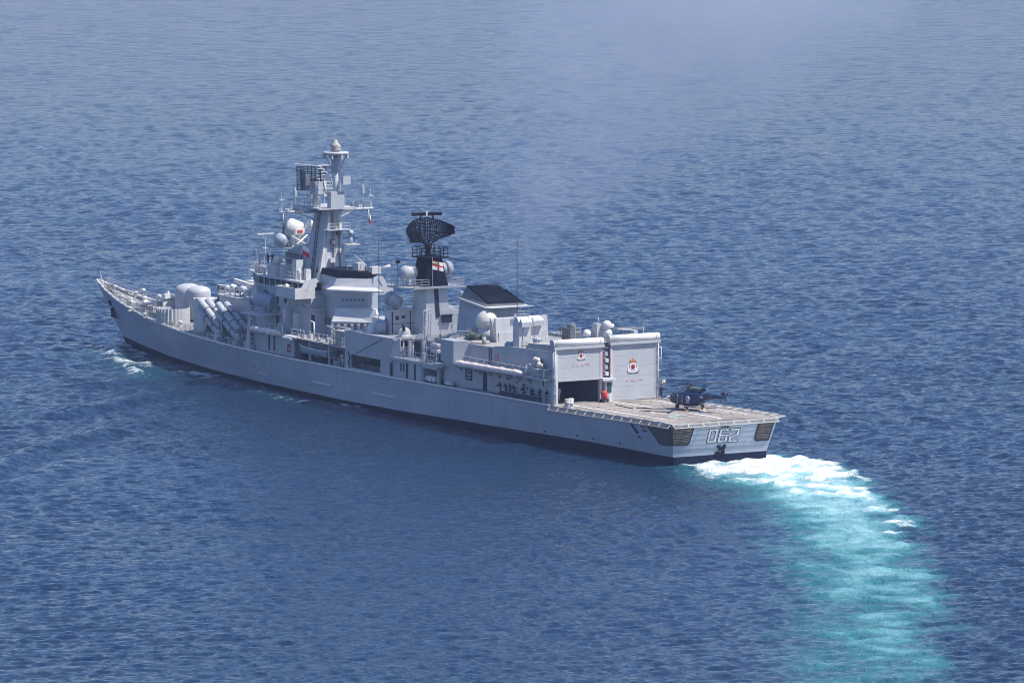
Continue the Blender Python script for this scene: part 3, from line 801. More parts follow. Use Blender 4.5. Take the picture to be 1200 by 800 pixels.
# port walkway with rolled canvas and rail along the hangar side
def mirror_pair(fn):
    for s in (1, -1): fn(s)
def walk(s):
    m = MB(); m.box(31.2, 48.9, min(s * 7.0, s * 8.0), max(s * 7.0, s * 8.0), 7.72, 7.85)
    for x in np.arange(32, 49, 2.4): m.hexa([(x, s * 7.0, 6.9), (x + .1, s * 7.0, 6.9), (x + .1, s * 7.05, 6.9), (x, s * 7.05, 6.9)], [(x, s * 7.0, 7.72), (x + .1, s * 7.0, 7.72), (x + .1, s * 7.9, 7.72), (x, s * 7.9, 7.72)])
    o = part(m, 'side_walkway', M_GREY)
    r = MB(); r.rail([(48.6, s * 7.95, 7.85), (31.4, s * 7.95, 7.85)], 1.15, 1.75, 2, .04); r.path([(31.4, s * 7.95, 7.9), (31.4, s * 7.95, 9.4), (30.9, s * 7.8, 9.5), (30.6, s * 7.8, 9.3), (30.6, s * 7.8, 8)], .06)
    r.build('handrail', M_LIGHT, o)
    t = MB(); n = 28
    pr = [(17.0 * i / n, .40 + .045 * math.sin(i * 2.3) + .03 * math.sin(i * 5.1)) for i in range(n + 1)]; pr[0] = (0, .25); pr[-1] = (17, .22)
    t.lathe((48.8, s * 8.28, 7.98), (-1, 0, .012), pr, 12); t.build('rolled_canvas', M_TUBE, o)
mirror_pair(walk)
gpf = MB(); gpf.box(26.6, 31.4, 7.0, 8.35, 7.85, 7.98); gpf.box(27.0, 30.3, 7.0, 8.2, 9.0, 9.12)
gpf.rail([(31.2, 8.25, 7.98), (26.8, 8.25, 7.98)], 1.1, 1.5, 2, .04)
for x in (27.2, 30.0): gpf.tube((x, 8.1, 7.9), (x, 8.1, 9.0), .06, .06, 6)
gpo = part(gpf, 'gun_platform', M_LIGHT)
cv = MB()
for c, r in (((29.7, 7.7, 9.55), .46), ((28.9, 7.65, 9.5), .42), ((29.9, 7.6, 10.0), .42), ((29.3, 7.65, 10.05), .36), ((28.3, 7.6, 9.45), .3)): cv.ball(c, r, 10, 0, -.95)
cv.build('covered_gun', M_BEIGE, gpo)
wd = MB()
wd.box(42.6, 43.5, 7.0, 7.06, 5.0, 7.3); part(wd, 'side_door', M_DARK)
nb = MB(); nb.box(46.2, 47.9, 7.0, 7.03, 5.9, 7.3); part(nb, 'station_plate', M_DARK)
n9 = MB(); f9 = lambda y, z, o: (y, 7.03 + o, z)
for a in ([(0, 1), (1, 1), (1, 0), (0, 0)], [(0, 1), (0, .5), (1, .5)]):
    for (u, v), (u2, v2) in zip(a, a[1:]): n9.tube((47.45 - u * .8, 7.05, 6.15 + v * .9), (47.45 - u2 * .8, 7.05, 6.15 + v2 * .9), .09, .09, 6)
part(n9, 'station_number', M_GREY)
dt_ = MB()
for x, z, w_, h_ in ((45.2, 7.2, .25, .3), (44.5, 7.15, .2, .25), (41.6, 7.1, .2, .25), (39.2, 6.9, .5, .3), (37.3, 6.9, .4, .25), (35.2, 6.7, .3, .2), (32.6, 6.2, .25, .25), (29, 6.9, .1, .9)):
    dt_.box(x, x + w_, 7.0, 7.08, z, z + h_)
part_split(dt_, 'wall_fitting', M_DARK)
ld = MB()
for x in (42.0, 41.5): ld.tube((x, 7.06, 8.0), (x, 7.06, 10.4), .045, .045, 5)
for z in np.arange(8.2, 10.4, .3): ld.tube((42.0, 7.06, z), (41.5, 7.06, z), .035, .035, 4)
part(ld, 'wall_ladder', M_DARK)
wf = MB(); wf.box(39.8, 40.6, 7.0, 7.07, 8.7, 9.7); part(wf, 'wall_locker', M_PINK)
# side rail and stanchions at the deck edge
def edge_rail(x0, x1, s, h=1.15):
    m = MB(); xs = np.linspace(x0, x1, max(2, int(abs(x1 - x0) / 1.8)))
    m.rail([(x, s * (Yd(x) - .12), Dz(x) + .05) for x in xs], h, 2.0, 3, .03); part(m, 'guard_rail', M_LIGHT)
edge_rail(27, 38.2, 1); edge_rail(38.2, 56, -1); edge_rail(27, 38.2, -1); edge_rail(104.8, 160.5, 1, 1.0); edge_rail(104.8, 160.5, -1, 1.0); edge_rail(64, 100, -1); edge_rail(76.5, 79.5, 1)
# sponson box forward of the walkway
m = MB()
m.path([(x, Yd(x) - .2, dk(x, 7.4) + .42) for x in np.linspace(29.3, 37.9, 6)], .36, 6)
part(m, 'canvas_dodger', M_DARK)
m = MB(); m.path([(x, Yd(x) - .25, dk(x, 7.4) + .2) for x in np.linspace(39.5, 46, 5)], .2, 6); part(m, 'stowed_hose', M_SHADE)
def sponson(s):
    m = MB(); m.pz([(51.4, s * 6.8), (51.0, s * 8.75), (47.8, s * 8.75), (47.0, s * 7.0), (47.0, s * 6.8)], 8.05, 10.75)
    part(m, 'sponson', M_GREY)
mirror_pair(sponson)
# roof clutter aft: white domes and director at the centreline
def dome(name, c, r, mat, base=None, lo=-.6, mats_base=None):
    m = MB(); m.ball(c, r, 18, 0, lo); o = part(m, name, mat)
    if base is not None:
        b = MB(); b.tube((c[0], c[1], base), (c[0], c[1], c[2] - r * .55), r * .6, r * .62, 12); b.build('pedestal', mats_base or M_GREY, o)
    return o
dome('satcom_dome', (29.6, .55, 12.9), .50, M_WHITE, 11.8)
m = MB(); m.box(28.6, 29.7, -1.0, -.25, 11.8, 14.1); m.tube((28.9, -.6, 14.1), (28.9, -.6, 14.9), .08, .05, 6); dr_ = part(m, 'gun_director', M_GREY)
b = MB(); b.ball((28.3, -1.45, 13.9), .62, 16, 0, -1); b.ball((28.2, -1.5, 12.9), .60, 16, 0, -1); b.tube((28.2, -1.5, 12.0), (28.2, -1.5, 12.6), .45, .5, 12); b.tube((28.3, -1.45, 13.4), (28.3, -2.4, 13.9), .2, .2, 8); b.build('director_globe', M_LIGHT, dr_)
m = MB(); m.tube((27.6, -2.5, 13.4), (27.6, -4.6, 13.25), .12, .1, 8); m.box(27.2, 28, -5.2, -4.6, 11.9, 13.2); m.tube((27.6, -6.2, 12.0), (27.6, -6.2, 13.6), .05, .04, 6); m.tube((29, 1.9, 12), (29, 1.9, 13.9), .04, .04, 5); m.tube((29, 2.6, 12), (29, 2.6, 13.9), .04, .04, 5); m.tube((29, 1.9, 13.2), (29, 2.6, 13.2), .04, .04, 5)
part_split(m, 'roof_fitting', M_GREY)
for x, y in ((37.6, 5.0), (38.4, 2.9)):
    m = MB(); m.box(x - .75, x + .75, y - .8, y + .8, 10.42, 13.7)
    m.py([(x - .75 + 1.5 * i / 8, 13.7 + .75 * math.sin(math.pi * i / 8)) for i in range(9)], y - .8, y + .8)
    o = part(m, 'vent_trunk', M_LIGHT)
    h = MB(); h.py([(x - 1.3, 13.3), (x - .75, 13.3), (x - .75, 14.2), (x - 1.0, 14.3), (x - 1.3, 13.9)], y - .75, y + .75); h.box(x - .8, x - .75, y - .5, y + .5, 11.0, 11.6); h.tube((x - .8, y + .3, 10.5), (x - .8, y + .3, 13.6), .05, .05, 5); h.build('vent_hood', M_GREY, o)
m = MB(); m.lathe((35.3, 4.1, 10.42), (0, 0, 1), [(0, .62), (1.35, .62), (1.5, .68), (1.62, .5), (1.68, .2)], 18); part(m, 'vent_drum', M_HULL)
m = MB()
for c, r in (((39.3, 5.9, 10.85), .5), ((39.9, 5.5, 10.8), .4), ((39.0, 5.4, 11.0), .38)): m.ball(c, r, 10, 0, -.8)
part_split(m, 'tarpaulin_bundle', M_TARP)
m = MB(); m.lathe((36.6, 3.9, 11.0), (.3, 1, 0), [(-.6, .2), (-.5, .42), (.5, .42), (.6, .2)], 14); m.box(36.2, 37.0, 3.5, 4.3, 10.42, 10.75); part(m, 'storage_tank', M_BEIGE)
m = MB()
for k in range(5): m.box(33.4 + .3 * k, 33.6 + .3 * k, 5.2 - .9 * k, 5.7 - .9 * k, 10.42, 11.4 + .3 * (k % 2)); m.tube((34.2, 4.8 - .6 * k, 10.42), (34.2, 4.8 - .6 * k, 12.2), .05, .05, 5)
part_split(m, 'roof_locker', M_LIGHT)
m = MB(); m.box(28.5, 31.5, -7.0, -3.6, 13.1, 13.22)
for x, y in ((28.7, -3.8), (31.3, -3.8), (28.7, -6.8), (31.3, -6.8)): m.tube((x, y, 11.8), (x, y, 13.1), .07, .07, 6); m.tube((x, y, 12.0), (30, -5.3, 13.1), .05, .05, 5)
part(m, 'roof_platform', M_SHADE)
m = MB(); m.box(35.5, 37.5, -2.2, -.6, 10.42, 12.9); m.ball((36.5, -1.4, 13.0), .55, 14, 0, -.3); m.rail([(35.2, -.2, 11.9), (38, -.2, 11.9)], 1.0, 1.0, 3, .04); m.tube((37, -.4, 10.42), (37, -.4, 13.3), .05, .05, 5)
part(m, 'launcher_housing', M_SHADE)
# slanted blast screen ahead of the vents
m = MB(); m.py([(46.6, 10.42), (46.9, 13.3), (47.2, 13.4), (48.2, 10.42)], -4.1, 3.3); m.py([(46.55, 10.42), (46.55, 11.6), (46.7, 11.6), (46.8, 10.42)], -3.9, 3.0)
m.hexa([(46.6, 3.3, 10.42), (48.2, 3.3, 10.42), (48.2, 3.32, 10.42), (46.6, 3.32, 10.42)], [(46.9, 3.9, 13.3), (47.2, 3.9, 13.4), (47.2, 3.95, 13.4), (46.9, 3.95, 13.3)])
part(m, 'blast_screen', M_LIGHT)
m = MB(); m.box(46.4, 46.58, .4, .9, 13.2, 13.8); m.rail([(46.8, .2, 13.3), (46.8, -1.5, 13.3)], .8, .8, 2, .04); part(m, 'screen_fitting', M_GREY)
# big white satcom dome beside the funnel
m = MB(); m.ball((49.6, 3.0, 12.75), 1.36, 26, 0, -.75); sd_ = part(m, 'satcom_dome', M_CREAM)
b = MB(); b.tube((49.6, 3.0, 10.42), (49.6, 3.0, 11.9), 1.0, 1.05, 18); b.build('pedestal', M_LIGHT, sd_)
b = MB(); b.lathe((49.6, 3.0, 12.85), (0, 0, 1), [(0, 1.372), (.045, 1.372)], 26); b.path([(49.6 + 1.375 * math.cos(R(215)) * math.cos(t), 3 + 1.375 * math.sin(R(215)) * math.cos(t) * -1, 12.75 + 1.375 * math.sin(t)) for t in np.linspace(-.6, .1, 6)], .03, 4); b.build('dome_seam', M_LIGHT, sd_)
# small winch with olive cover and round hatches on the hangar roof
m = MB(); m.lathe((47.0, 5.5, 10.42), (0, 0, 1), [(0, 1.3), (.22, 1.3), (.28, 1.0)], 20); m.lathe((51.0, 5.6, 10.42), (0, 0, 1), [(0, 1.1), (.2, 1.1), (.26, .8)], 20); m.lathe((45.2, 5.9, 10.42), (0, 0, 1), [(0, .25), (.9, .25)], 10)
part_split(m, 'roof_hatch', M_NETM)
m = MB()
for k in range(9): m.ball((50.2 - .45 * k * .7, 5.0 + .5 * math.sin(k * 2.1), 11.0 + .2 * math.cos(k * 1.7)), .42, 9, 0, -.9)
part(m, 'olive_cover', M_OLIVE)
m = MB(); m.rail([(53, 5.9, 10.42), (50.5, 3.2, 10.42), (50.5, 1.0, 10.42)], 1.0, 1.2, 3, .04); part(m, 'guard_rail', M_LIGHT)
# two whip aerials
for x, y, z0, z1 in ((43.86, 2.0, 10.42, 23.4), (80.5, 1.0, 9.45, 21.5)):
    m = MB(); m.tube((x, y, z0), (x, y, z0 + 2), .08, .06, 6); m.tube((x, y, z0 + 2), (x, y, z1), .06, .03, 5); part(m, 'whip_aerial', M_DARK)
# ------------------------------------------------------------------ after funnel
def ring(x0, x1, hw, z0, z1, ch=0.0):
    """rectangle ring, z0 at x0 (aft) to z1 at x1 (forward)"""
    return [(x0, -hw, z0), (x1, -hw, z1), (x1, hw, z1), (x0, hw, z0)]
m = MB(); m.hexa(ring(50.8, 57.6, 2.75, 10.4, 10.4), ring(51.0, 56.8, 2.6, 14.5, 15.1)); f2 = part(m, 'after_funnel', M_HULL)
m = MB(); m.hexa(ring(49.7, 56.9, 3.05, 14.25, 14.95), ring(49.9, 56.9, 3.1, 14.45, 15.15)); m.hexa(ring(48.6, 49.8, 3.15, 14.40, 14.26), ring(48.6, 49.9, 3.15, 14.5, 14.42)); m.build('funnel_rim', M_WHITE, f2)
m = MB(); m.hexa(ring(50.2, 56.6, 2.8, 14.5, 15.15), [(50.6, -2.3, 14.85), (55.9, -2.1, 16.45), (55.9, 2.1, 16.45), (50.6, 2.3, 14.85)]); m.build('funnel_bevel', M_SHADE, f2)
m = MB(); m.hexa([(50.5, -2.35, 14.86), (55.95, -2.12, 16.46), (55.95, 2.12, 16.46), (50.5, 2.35, 14.86)], [(50.35, -2.3, 14.96), (55.9, -2.1, 16.62), (55.9, 2.1, 16.62), (50.35, 2.3, 14.96)])
m.hexa([(50.2, -2.85, 14.6), (53, -2.7, 15.0), (53, -2.0, 15.5), (50.5, -2.3, 14.9)], [(50.2, -2.9, 14.7), (53, -2.75, 15.3), (53.6, -2.0, 16.2), (50.5, -2.3, 15.0)]); m.build('funnel_cap', M_BLACK, f2)
m = MB(); m.path([(57, 2.78, 14.4), (54, 2.78, 14.1), (51, 2.72, 13.7)], .05); m.path([(57.3, 2.8, 12.9), (54.5, 2.76, 12.75)], .05); m.lathe((56.6, 2.4, 15.3), (0, .5, 1), [(0, .45), (.5, .3), (.7, .1)], 10); m.build('funnel_pipe', M_LIGHT, f2)

# ------------------------------------------------------------------ midships: after mast, its deckhouse, boat deck
def P(name, mats, fn, parent=None, split=False):
    m = MB(); fn(m); return (part_split if split else part)(m, name, mats, parent)
# lower block with flush port wall, recess abreast the raft, platform above
m = MB()
for s in (1, -1):
    m.box(57.6, 64.9, min(s * 5.0, s * 7.75), max(s * 5.0, s * 7.75), 4.55, 6.95)
m.box(53.2, 76.0, -5.0, 5.0, 4.5, 6.95)
part(m, 'lower_deckhouse', M_GREY)
m = MB()
for s in (1, -1):
    m.pz([(52.6, s * 5.0), (52.6, s * 7.6), (54.2, s * 8.1), (65.0, s * 8.1), (65.0, s * 5.0)], 6.95, 7.25)
    m.box(53.3, 57.0, min(s * 5, s * 8), max(s * 5, s * 8), 6.6, 6.95)
part(m, 'boat_deck', M_GREY)
for s in (1, -1):
    for x in (53.6, 57.5): P('deck_pillar', M_GREY, lambda m: m.box(x - .15, x + .15, s * 7.5 - .15, s * 7.5 + .15, 4.7, 6.65))
m = MB(); m.box(53.2, 76.0, -4.6, 4.6, 6.95, 9.25); part(m, 'middle_deckhouse', M_GREY)
m = MB(); m.pz([(54, -4.8), (76.3, -6.8), (76.3, 6.6), (64, 6.6), (62.5, 4.9), (54, 4.9)], 9.25, 9.45); part(m, 'upper_deck', M_ROOF)
for x, w, z0, z1 in ((60.9, .5, 4.9, 6.7), (62.6, .25, 5.6, 6.6), (61.9, .25, 5.6, 6.6), (59.0, .35, 4.8, 6.8)): P('side_door', M_DARK, lambda m: m.box(x, x + w, 7.74, 7.79, z0, z1))
# bulwark block with a long opening
m = MB()
ZT = 9.55
for s in (1, -1):
    y0, y1 = min(s * 8.0, s * 8.2), max(s * 8.0, s * 8.2)
    m.box(65.0, 67.2, y0, y1, 4.6, ZT); m.box(67.2, 75.0, y0, y1, 6.62, ZT); m.box(75.0, 76.4, y0, y1, 4.6, ZT); m.box(67.2, 75, y0, y1, 4.6, 4.95)
    m.box(75.9, 76.4, min(s * 4.8, s * 8), max(s * 4.8, s * 8), 4.6, ZT)
    m.hexa([(65.0, s * 8.2, 6.3), (65.0, s * 8.2, ZT), (64.0, s * 7.2, ZT), (64.0, s * 7.2, 7.3)], [(65.12, s * 8.0, 6.3), (65.12, s * 8.0, ZT), (64.1, s * 7.0, ZT), (64.1, s * 7.0, 7.3)])
    m.box(64.0, 64.2, min(s * 5.2, s * 7.2), max(s * 5.2, s * 7.2), 7.25, 8.5)
    m.box(64.2, 76.4, min(s * 6.6, s * 8.0), max(s * 6.6, s * 8.0), ZT - .3, ZT - .05)
part(m, 'side_bulwark', M_GREY)
m = MB()
for x in (74.4, 71.6, 68.6): m.tube((x, 7.9, 4.9), (x, 7.9, 6.6), .05, .05, 5)
m.tube((75, 7.95, 5.7), (67.2, 7.95, 5.7), .035, .035, 4); m.path([(75.2, 8.25, 4.9), (75.4, 8.28, 5.5), (75.1, 8.28, 6.2), (75.5, 8.25, 6.9)], .07, 5)
part(m, 'opening_rail', M_DARK)
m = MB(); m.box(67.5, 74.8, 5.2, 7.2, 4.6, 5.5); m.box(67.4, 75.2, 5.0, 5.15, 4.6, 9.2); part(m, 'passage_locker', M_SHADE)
P('bulwark_cable', M_DARK, lambda m: m.tube((66.6, 8.24, 9.3), (73.6, 8.24, 6.8), .035, .035, 4))
# close-in gun mounts on the bulwark deck
def ciws(x, y, z, rz):
    m = MB(); m.lathe((x, y, z), (0, 0, 1), [(0, .95), (.15, .95), (.2, .75), (.5, .78), (.85, .70), (1.1, .45), (1.22, .1)], 18)
    o = part(m, 'gun_mount', M_WHITE)
    b = MB(); d = Vector((math.cos(rz), math.sin(rz), .45)).normalized(); p = Vector((x, y, z + .7)) + d * .6
    b.tube(p, p + d * 1.0, .22, .2, 8); b.tube(p + d, p + d * 2.1, .12, .1, 8); b.build('gun_barrel', M_DARK, o)
for s in (1, -1): ciws(73.2, s * 5.9, ZT - .1, s * .9 + (math.pi if s > 0 else 0) - 0.6 * s); ciws(66.2, s * 5.3, ZT - .1, math.pi - s * .6)
P('vent_drum', M_HULL, lambda m: (m.lathe((71.0, 6.0, ZT - .05), (0, 0, 1), [(0, .72), (1.55, .70), (1.65, .5)], 18), m.path([(70.7, 6.5, 11.0), (70.7, 6.5, 11.8), (71.4, 6.5, 11.8)], .06)))
# after mast deckhouse
m = MB(); m.pz([(69.9, -4.6), (69.9, 5.2), (70.9, 5.2), (73.8, 3.9), (73.8, -4.6)], 9.45, 12.45); m.pz([(73.8, -4.2), (73.8, 3.2), (80.5, 2.0), (80.5, -4.2)], 9.45, 10.6); m.box(69.6, 70.2, -4.7, 5.3, 12.35, 12.5); dh = part(m, 'mast_deckhouse', M_LIGHT)
m = MB(); m.rail([(70, 5.1, 12.5), (70, 1.9, 12.5)], 1.0, 1.1, 3, .04); m.rail([(70, 5.1, 12.5), (70.9, 5.1, 12.5), (73.7, 3.8, 12.5)], 1.0, 1.6, 3, .04); m.build('guard_rail', M_LIGHT, dh)
m = MB(); m.box(69.8, 69.9, 4.1, 4.5, 11.2, 11.7); m.box(69.75, 69.9, 3.2, 3.6, 11.4, 11.7); m.box(69.85, 69.9, -1, 5, 10.7, 10.76); m.tube((69.8, 5.0, 9.6), (69.8, 5.0, 12.2), .07, .07, 6); m.tube((69.8, 2.4, 12.4), (69.8, 2.4, 9.5), .05, .05, 6); m.build('wall_fitting', M_DARK, dh)
m = MB(); m.box(67.0, 69.9, -3.1, -.2, 10.5, 12.45); m.box(68.5, 69.9, -3.0, 1.9, 9.45, 12.4); part(m, 'mast_base', M_LIGHT)
tw = MB(); tw.hexa([(66.9, -1.95, 9.45), (70.8, -1.95, 9.45), (70.8, 1.95, 9.45), (66.9, 1.95, 9.45)], [(67.2, -1.35, 15.3), (70.4, -1.35, 15.3), (70.4, 1.5, 15.3), (67.2, 1.5, 15.3)])
am = part(tw, 'after_mast', M_LIGHT)
m = MB(); m.hexa([(66.86, -.22, 11.6), (66.93, -.22, 11.6), (66.93, .28, 11.6), (66.86, .28, 11.6)], [(67.15, -.1, 15.4), (67.25, -.1, 15.4), (67.25, .5, 15.4), (67.15, .5, 15.4)]); m.build('cable_trunk', M_DARK, am)
m = MB(); m.box(66.5, 66.95, -1.75, -.5, 10.9, 11.75); m.box(66.4, 66.95, -1.9, -.4, 11.75, 11.9); m.build('vent_box', M_DARK, am)
m = MB(); m.pz([(66.2, -3.6), (66.2, 3.9), (67.4, 4.9), (71.4, 4.9), (71.4, -3.6)], 15.3, 15.5); m.rail([(71.3, 4.8, 15.5), (67.4, 4.8, 15.5), (66.3, 3.8, 15.5), (66.3, 1.7, 15.5)], 1.0, 1.1, 3, .04); m.rail([(66.3, -1.5, 15.5), (66.3, -3.5, 15.5), (71.3, -3.5, 15.5)], 1.0, 1.1, 3, .04); m.build('mast_platform', M_GREY, am)
m = MB(); m.hexa([(67.0, -1.5, 15.5), (70.6, -1.5, 15.5), (70.6, 1.75, 15.5), (67.0, 1.75, 15.5)], [(67.5, -.85, 19.0), (70.2, -.85, 19.0), (70.2, 1.2, 19.0), (67.5, 1.2, 19.0)]); m.build('black_mast_top', M_BLACK, am)
m = MB(); m.pz([(67.0, -1.6), (67.0, 1.8), (70.6, 1.8), (70.6, -1.6)], 19.0, 19.15); m.rail([(67.1, -1.5, 19.15), (67.1, 1.7, 19.15), (70.5, 1.7, 19.15), (70.5, -1.5, 19.15), (67.1, -1.5, 19.15)], 1.2, 1.0, 3, .05); m.tube((67.1, -1.5, 19.1), (67.1, -3.2, 18.6), .06, .05, 5); m.build('lookout_platform', M_BLACK, am)
def globe_director(c, d, up=0.0):
    c = Vector(c); d = Vector(d).normalized(); m = MB()
    m.lathe(c - d * 1.5, d, [(0, .55), (.1, .72), (1.2, .78), (1.5, .8)], 16); m.box(c.x - .5, c.x + .5, c.y - .5 - d.y * .8, c.y + .5 - d.y * .8, c.z - 1.6, c.z - .3)
    o = part(m, 'fire_control_director', M_LIGHT)
    b = MB(); b.lathe(c - d * .1, d, [(.0, .85), (.15, .98), (.45, .96), (.75, .78), (.95, .5), (1.03, .1)], 18); b.build('radar_globe', M_GREY, o)
globe_director((69, 3.6, 17.3), (.1, 1, .05)); globe_director((69, -2.3, 17.5), (-.1, -1, .15))
globe_director((72.0, 4.0, 13.75), (.75, .45, .35)); 
P('pole_aerial', M_DARK, lambda m: (m.tube((69.5, 4.4, 15.5), (69.5, 4.4, 19.0), .05, .04, 5), m.box(69.3, 69.7, 4.2, 4.6, 18.4, 18.8)))
# long range search radar: wide curved lattice reflector with feed
def search_radar(c, az):
    c = Vector(c); ax = Vector((math.cos(az), math.sin(az), 0)); n = Vector((-ax.y, ax.x, 0)); U = Vector((0, 0, 1))
    m = MB(); m.tube(c + U * -1.4, c, .45, .3, 12); m.tube(c + U * -.1, c + U * .5, .5, .4, 12)
    for t in (-1, 1): m.tube(c + U * .3, c + ax * (2.1 * t) + U * 1.4 + n * .5, .12, .1, 6); m.tube(c + U * .3 + n * .3, c + ax * (.8 * t) + U * 1.6 + n * .7, .1, .1, 6)
    o = part(m, 'search_radar', M_BLACK)
    H = lambda u: 1.5 * math.sqrt(max(.05, 1 - abs(u) ** 2.4 * .85)) * (1 - .42 * max(0, u))
    Q = lambda u, v: c + ax * (3.15 * u + .25) + U * (2.25 + v * H(u)) + n * (1.0 - 1.2 * u * u - .35 * v * v)
    b = MB()
    us = np.linspace(-1, 1, 27); vs = np.linspace(-1, 1, 17)
    for u in us: b.path([Q(u, v) for v in np.linspace(-1, 1, 7)], .058, 4)
    for v in vs: b.path([Q(u, v) for u in us], .048 if abs(v) < 1 else .08, 4)
    for u in us[::3]: b.path([Q(u, v) + n * .35 for v in (-.6, 0, .6)], .05, 4); b.tube(Q(u, 0), Q(u, 0) + n * .35, .04, .04, 4)
    b.path([Q(u, .5) + n * .35 for u in us[::3]], .05, 4); b.path([Q(u, -.5) + n * .35 for u in us[::3]], .05, 4)
    b.build('reflector', M_BLACK, o)
    f = MB(); p = c - n * 1.6 + ax * -2.2 + U * .9
    f.hexa([p + ax * a + n * d for a, d in ((-.7, -.4), (.7, -.4), (.7, .4), (-.7, .4))], [p + U * 1.5 + ax * a + n * d for a, d in ((-.6, -.4), (.6, -.4), (.6, .4), (-.6, .4))]); f.tube(c + U * .3, p + U * .4 + ax * .4, .14, .14, 6); f.build('feed_horn', M_BLACK, o)
    i = MB()
    for t in (-1, 1):
        q = c + U * 4.25 + n * .5 + ax * (1.05 * t); i.hexa([q + ax * a + n * d - U * .2 for a, d in ((-.95, -.15), (.95, -.15), (.95, .15), (-.95, .15))], [q + ax * a + n * d + U * .2 for a, d in ((-.95, -.15), (.95, -.15), (.95, .15), (-.95, .15))]); i.tube(q - U * .2 - ax * .3 * t, q - U * .7 - ax * .1 * t, .12, .12, 6)
    i.build('identification_bar', M_BLACK, o)
    w = MB(); q = c + U * 4.25 + n * .5; w.box(q.x - .14, q.x + .14, q.y - .18, q.y + .18, q.z - .22, q.z + .26); w.build('bar_joint', M_WHITE, o)
search_radar((68.9, .35, 20.2), R(-100))
# boat deck clutter: stores crane, raft racks, torpedo tubes
m = MB(); m.tube((61.5, 5.2, 7.25), (61.5, 5.2, 10.0), .28, .25, 10)
for d in (-.3, .3):
    m.path([(61.5 + d, 5.2, 9.6), (61.8 + d, 4.9, 13.0), (62.1 + d, 4.0, 13.3)], .08, 5); m.path([(61.5 + d, 4.4, 9.8), (61.8 + d, 4.1, 12.6), (62.1 + d, 4.0, 13.3)], .07, 5)
for k in range(7): z = 9.9 + .5 * k; m.tube((61.3, 5.1 - .03 * k, z), (61.9, 4.3, z + .4), .05, .05, 4)
part(m, 'stores_crane', M_LIGHT)
for (a, b_, r) in (((56.6, 6.7, 8.7), (54.9, 6.7, 8.7), .30), ((56.6, 6.7, 9.4), (54.9, 6.7, 9.4), .30), ((57.2, 6.0, 9.2), (55.6, 6.0, 9.2), .3)):
    P('storage_cylinder', M_WHITE, lambda m: m.lathe(a, Vector(b_) - Vector(a), [(0, r * .6), (.08, r), ((Vector(b_) - Vector(a)).length - .08, r), ((Vector(b_) - Vector(a)).length, r * .6)], 12))
m = MB()
for x in (57.2, 56.0, 54.7): m.tube((x, 7.3, 7.25), (x, 7.3, 9.9), .06, .06, 5)
for z in (8.2, 9.0, 9.9): m.tube((57.2, 7.3, z), (54.7, 7.3, z), .05, .05, 5)
for z in (7.8, 8.6): m.tube((56, 6.2, z), (54.7, 7.3, z), .05, .05, 5)
part(m, 'equipment_rack', M_GREY)
for k, (x, y, z, w, h, mt) in enumerate(((63.2, 5.2, 7.25, .7, 1.5, M_SHADE), (60.4, 4.65, 7.6, .9, 1.0, M_WHITE), (58.9, 5.4, 7.25, .8, 1.2, M_SHADE), (55.0, 5.0, 7.25, 1.2, 1.9, M_DARK), (62.6, 6.3, 7.25, .4, 2.0, M_LIGHT), (57.9, 6.8, 7.25, .5, .9, M_LIGHT))):
    P('deck_locker', mt, lambda m: (m.box(x, x + w, y, y + w * .8, z, z + h), m.box(x - .04, x + w + .04, y - .04, y + w * .8 + .04, z + h, z + h + .08)))
for x, y in ((63.6, 6.9), (61.0, 7.0)):
    P('davit_arm', M_WHITE, lambda m: (m.tube((x, y, 7.25), (x, y, 9.2), .10, .09, 8), m.tube((x, y, 9.2), (x - .6, y + .3, 9.9), .16, .1, 8)))
m = MB(); m.rail([(64.8, 7.9, 7.25), (54.2, 7.9, 7.25)], 1.05, 1.5, 2, .035); part(m, 'guard_rail', M_GREY)
m = MB()
for k in range(16):
    x = 54.5 + random.random() * 10; y = 3.2 + random.random() * 1.5; w = .2 + random.random() * .45
    m.box(x, x + w, y, y + w, 9.45, 9.7 + random.random() * .8)
    if k % 3 == 0: m.tube((x, y, 9.45), (x + .3, y, 10.9), .05, .05, 5)
part(m, 'deck_fitting', M_LIGHT)
P('gun_boom', M_LIGHT, lambda m: (m.tube((57.5, 3.8, 10.4), (52.8, 3.2, 11.2), .16, .12, 8), m.box(51.8, 53, 2.6, 3.9, 10.42, 11.7), m.tube((58, 3.9, 9.45), (57.5, 3.8, 10.5), .12, .12, 6)))
# ------------------------------------------------------------------ forward funnel
Zd = 7.25
m = MB(); m.box(76.4, 112.0, -4.8, 4.8, 4.4, Zd - .2); part(m, 'forward_deckhouse', M_GREY)
m = MB(); m.pz([(76.4, -7.2), (92.5, -7.4), (92.5, 7.4), (80, 7.7), (76.4, 7.7)], Zd - .2, Zd); part(m, 'funnel_deck', M_ROOF)
m = MB(); m.rail([(92.3, 7.3, Zd), (80, 7.6, Zd), (76.5, 7.6, Zd)], 1.05, 1.7, 2, .04); part(m, 'guard_rail', M_LIGHT)
for x in (91.8, 87.5, 82.3, 77.0): P('deck_pillar', M_GREY, lambda m: m.box(x - .12, x + .12, 7.1, 7.34, 4.5, Zd - .2))
fa = [(97.2, -2.0), (97.2, 2.0), (88.4, 3.25), (84.6, .25), (84.6, -.25), (88.4, -3.25)]
fb = [(95.6, -1.9), (95.6, 1.9), (88.0, 3.0), (84.8, .25), (84.8, -.25), (88.0, -3.0)]
m = MB(); m.pz(fa, Zd, 15.0, 0, fb); ff = part(m, 'forward_funnel', M_HULL)
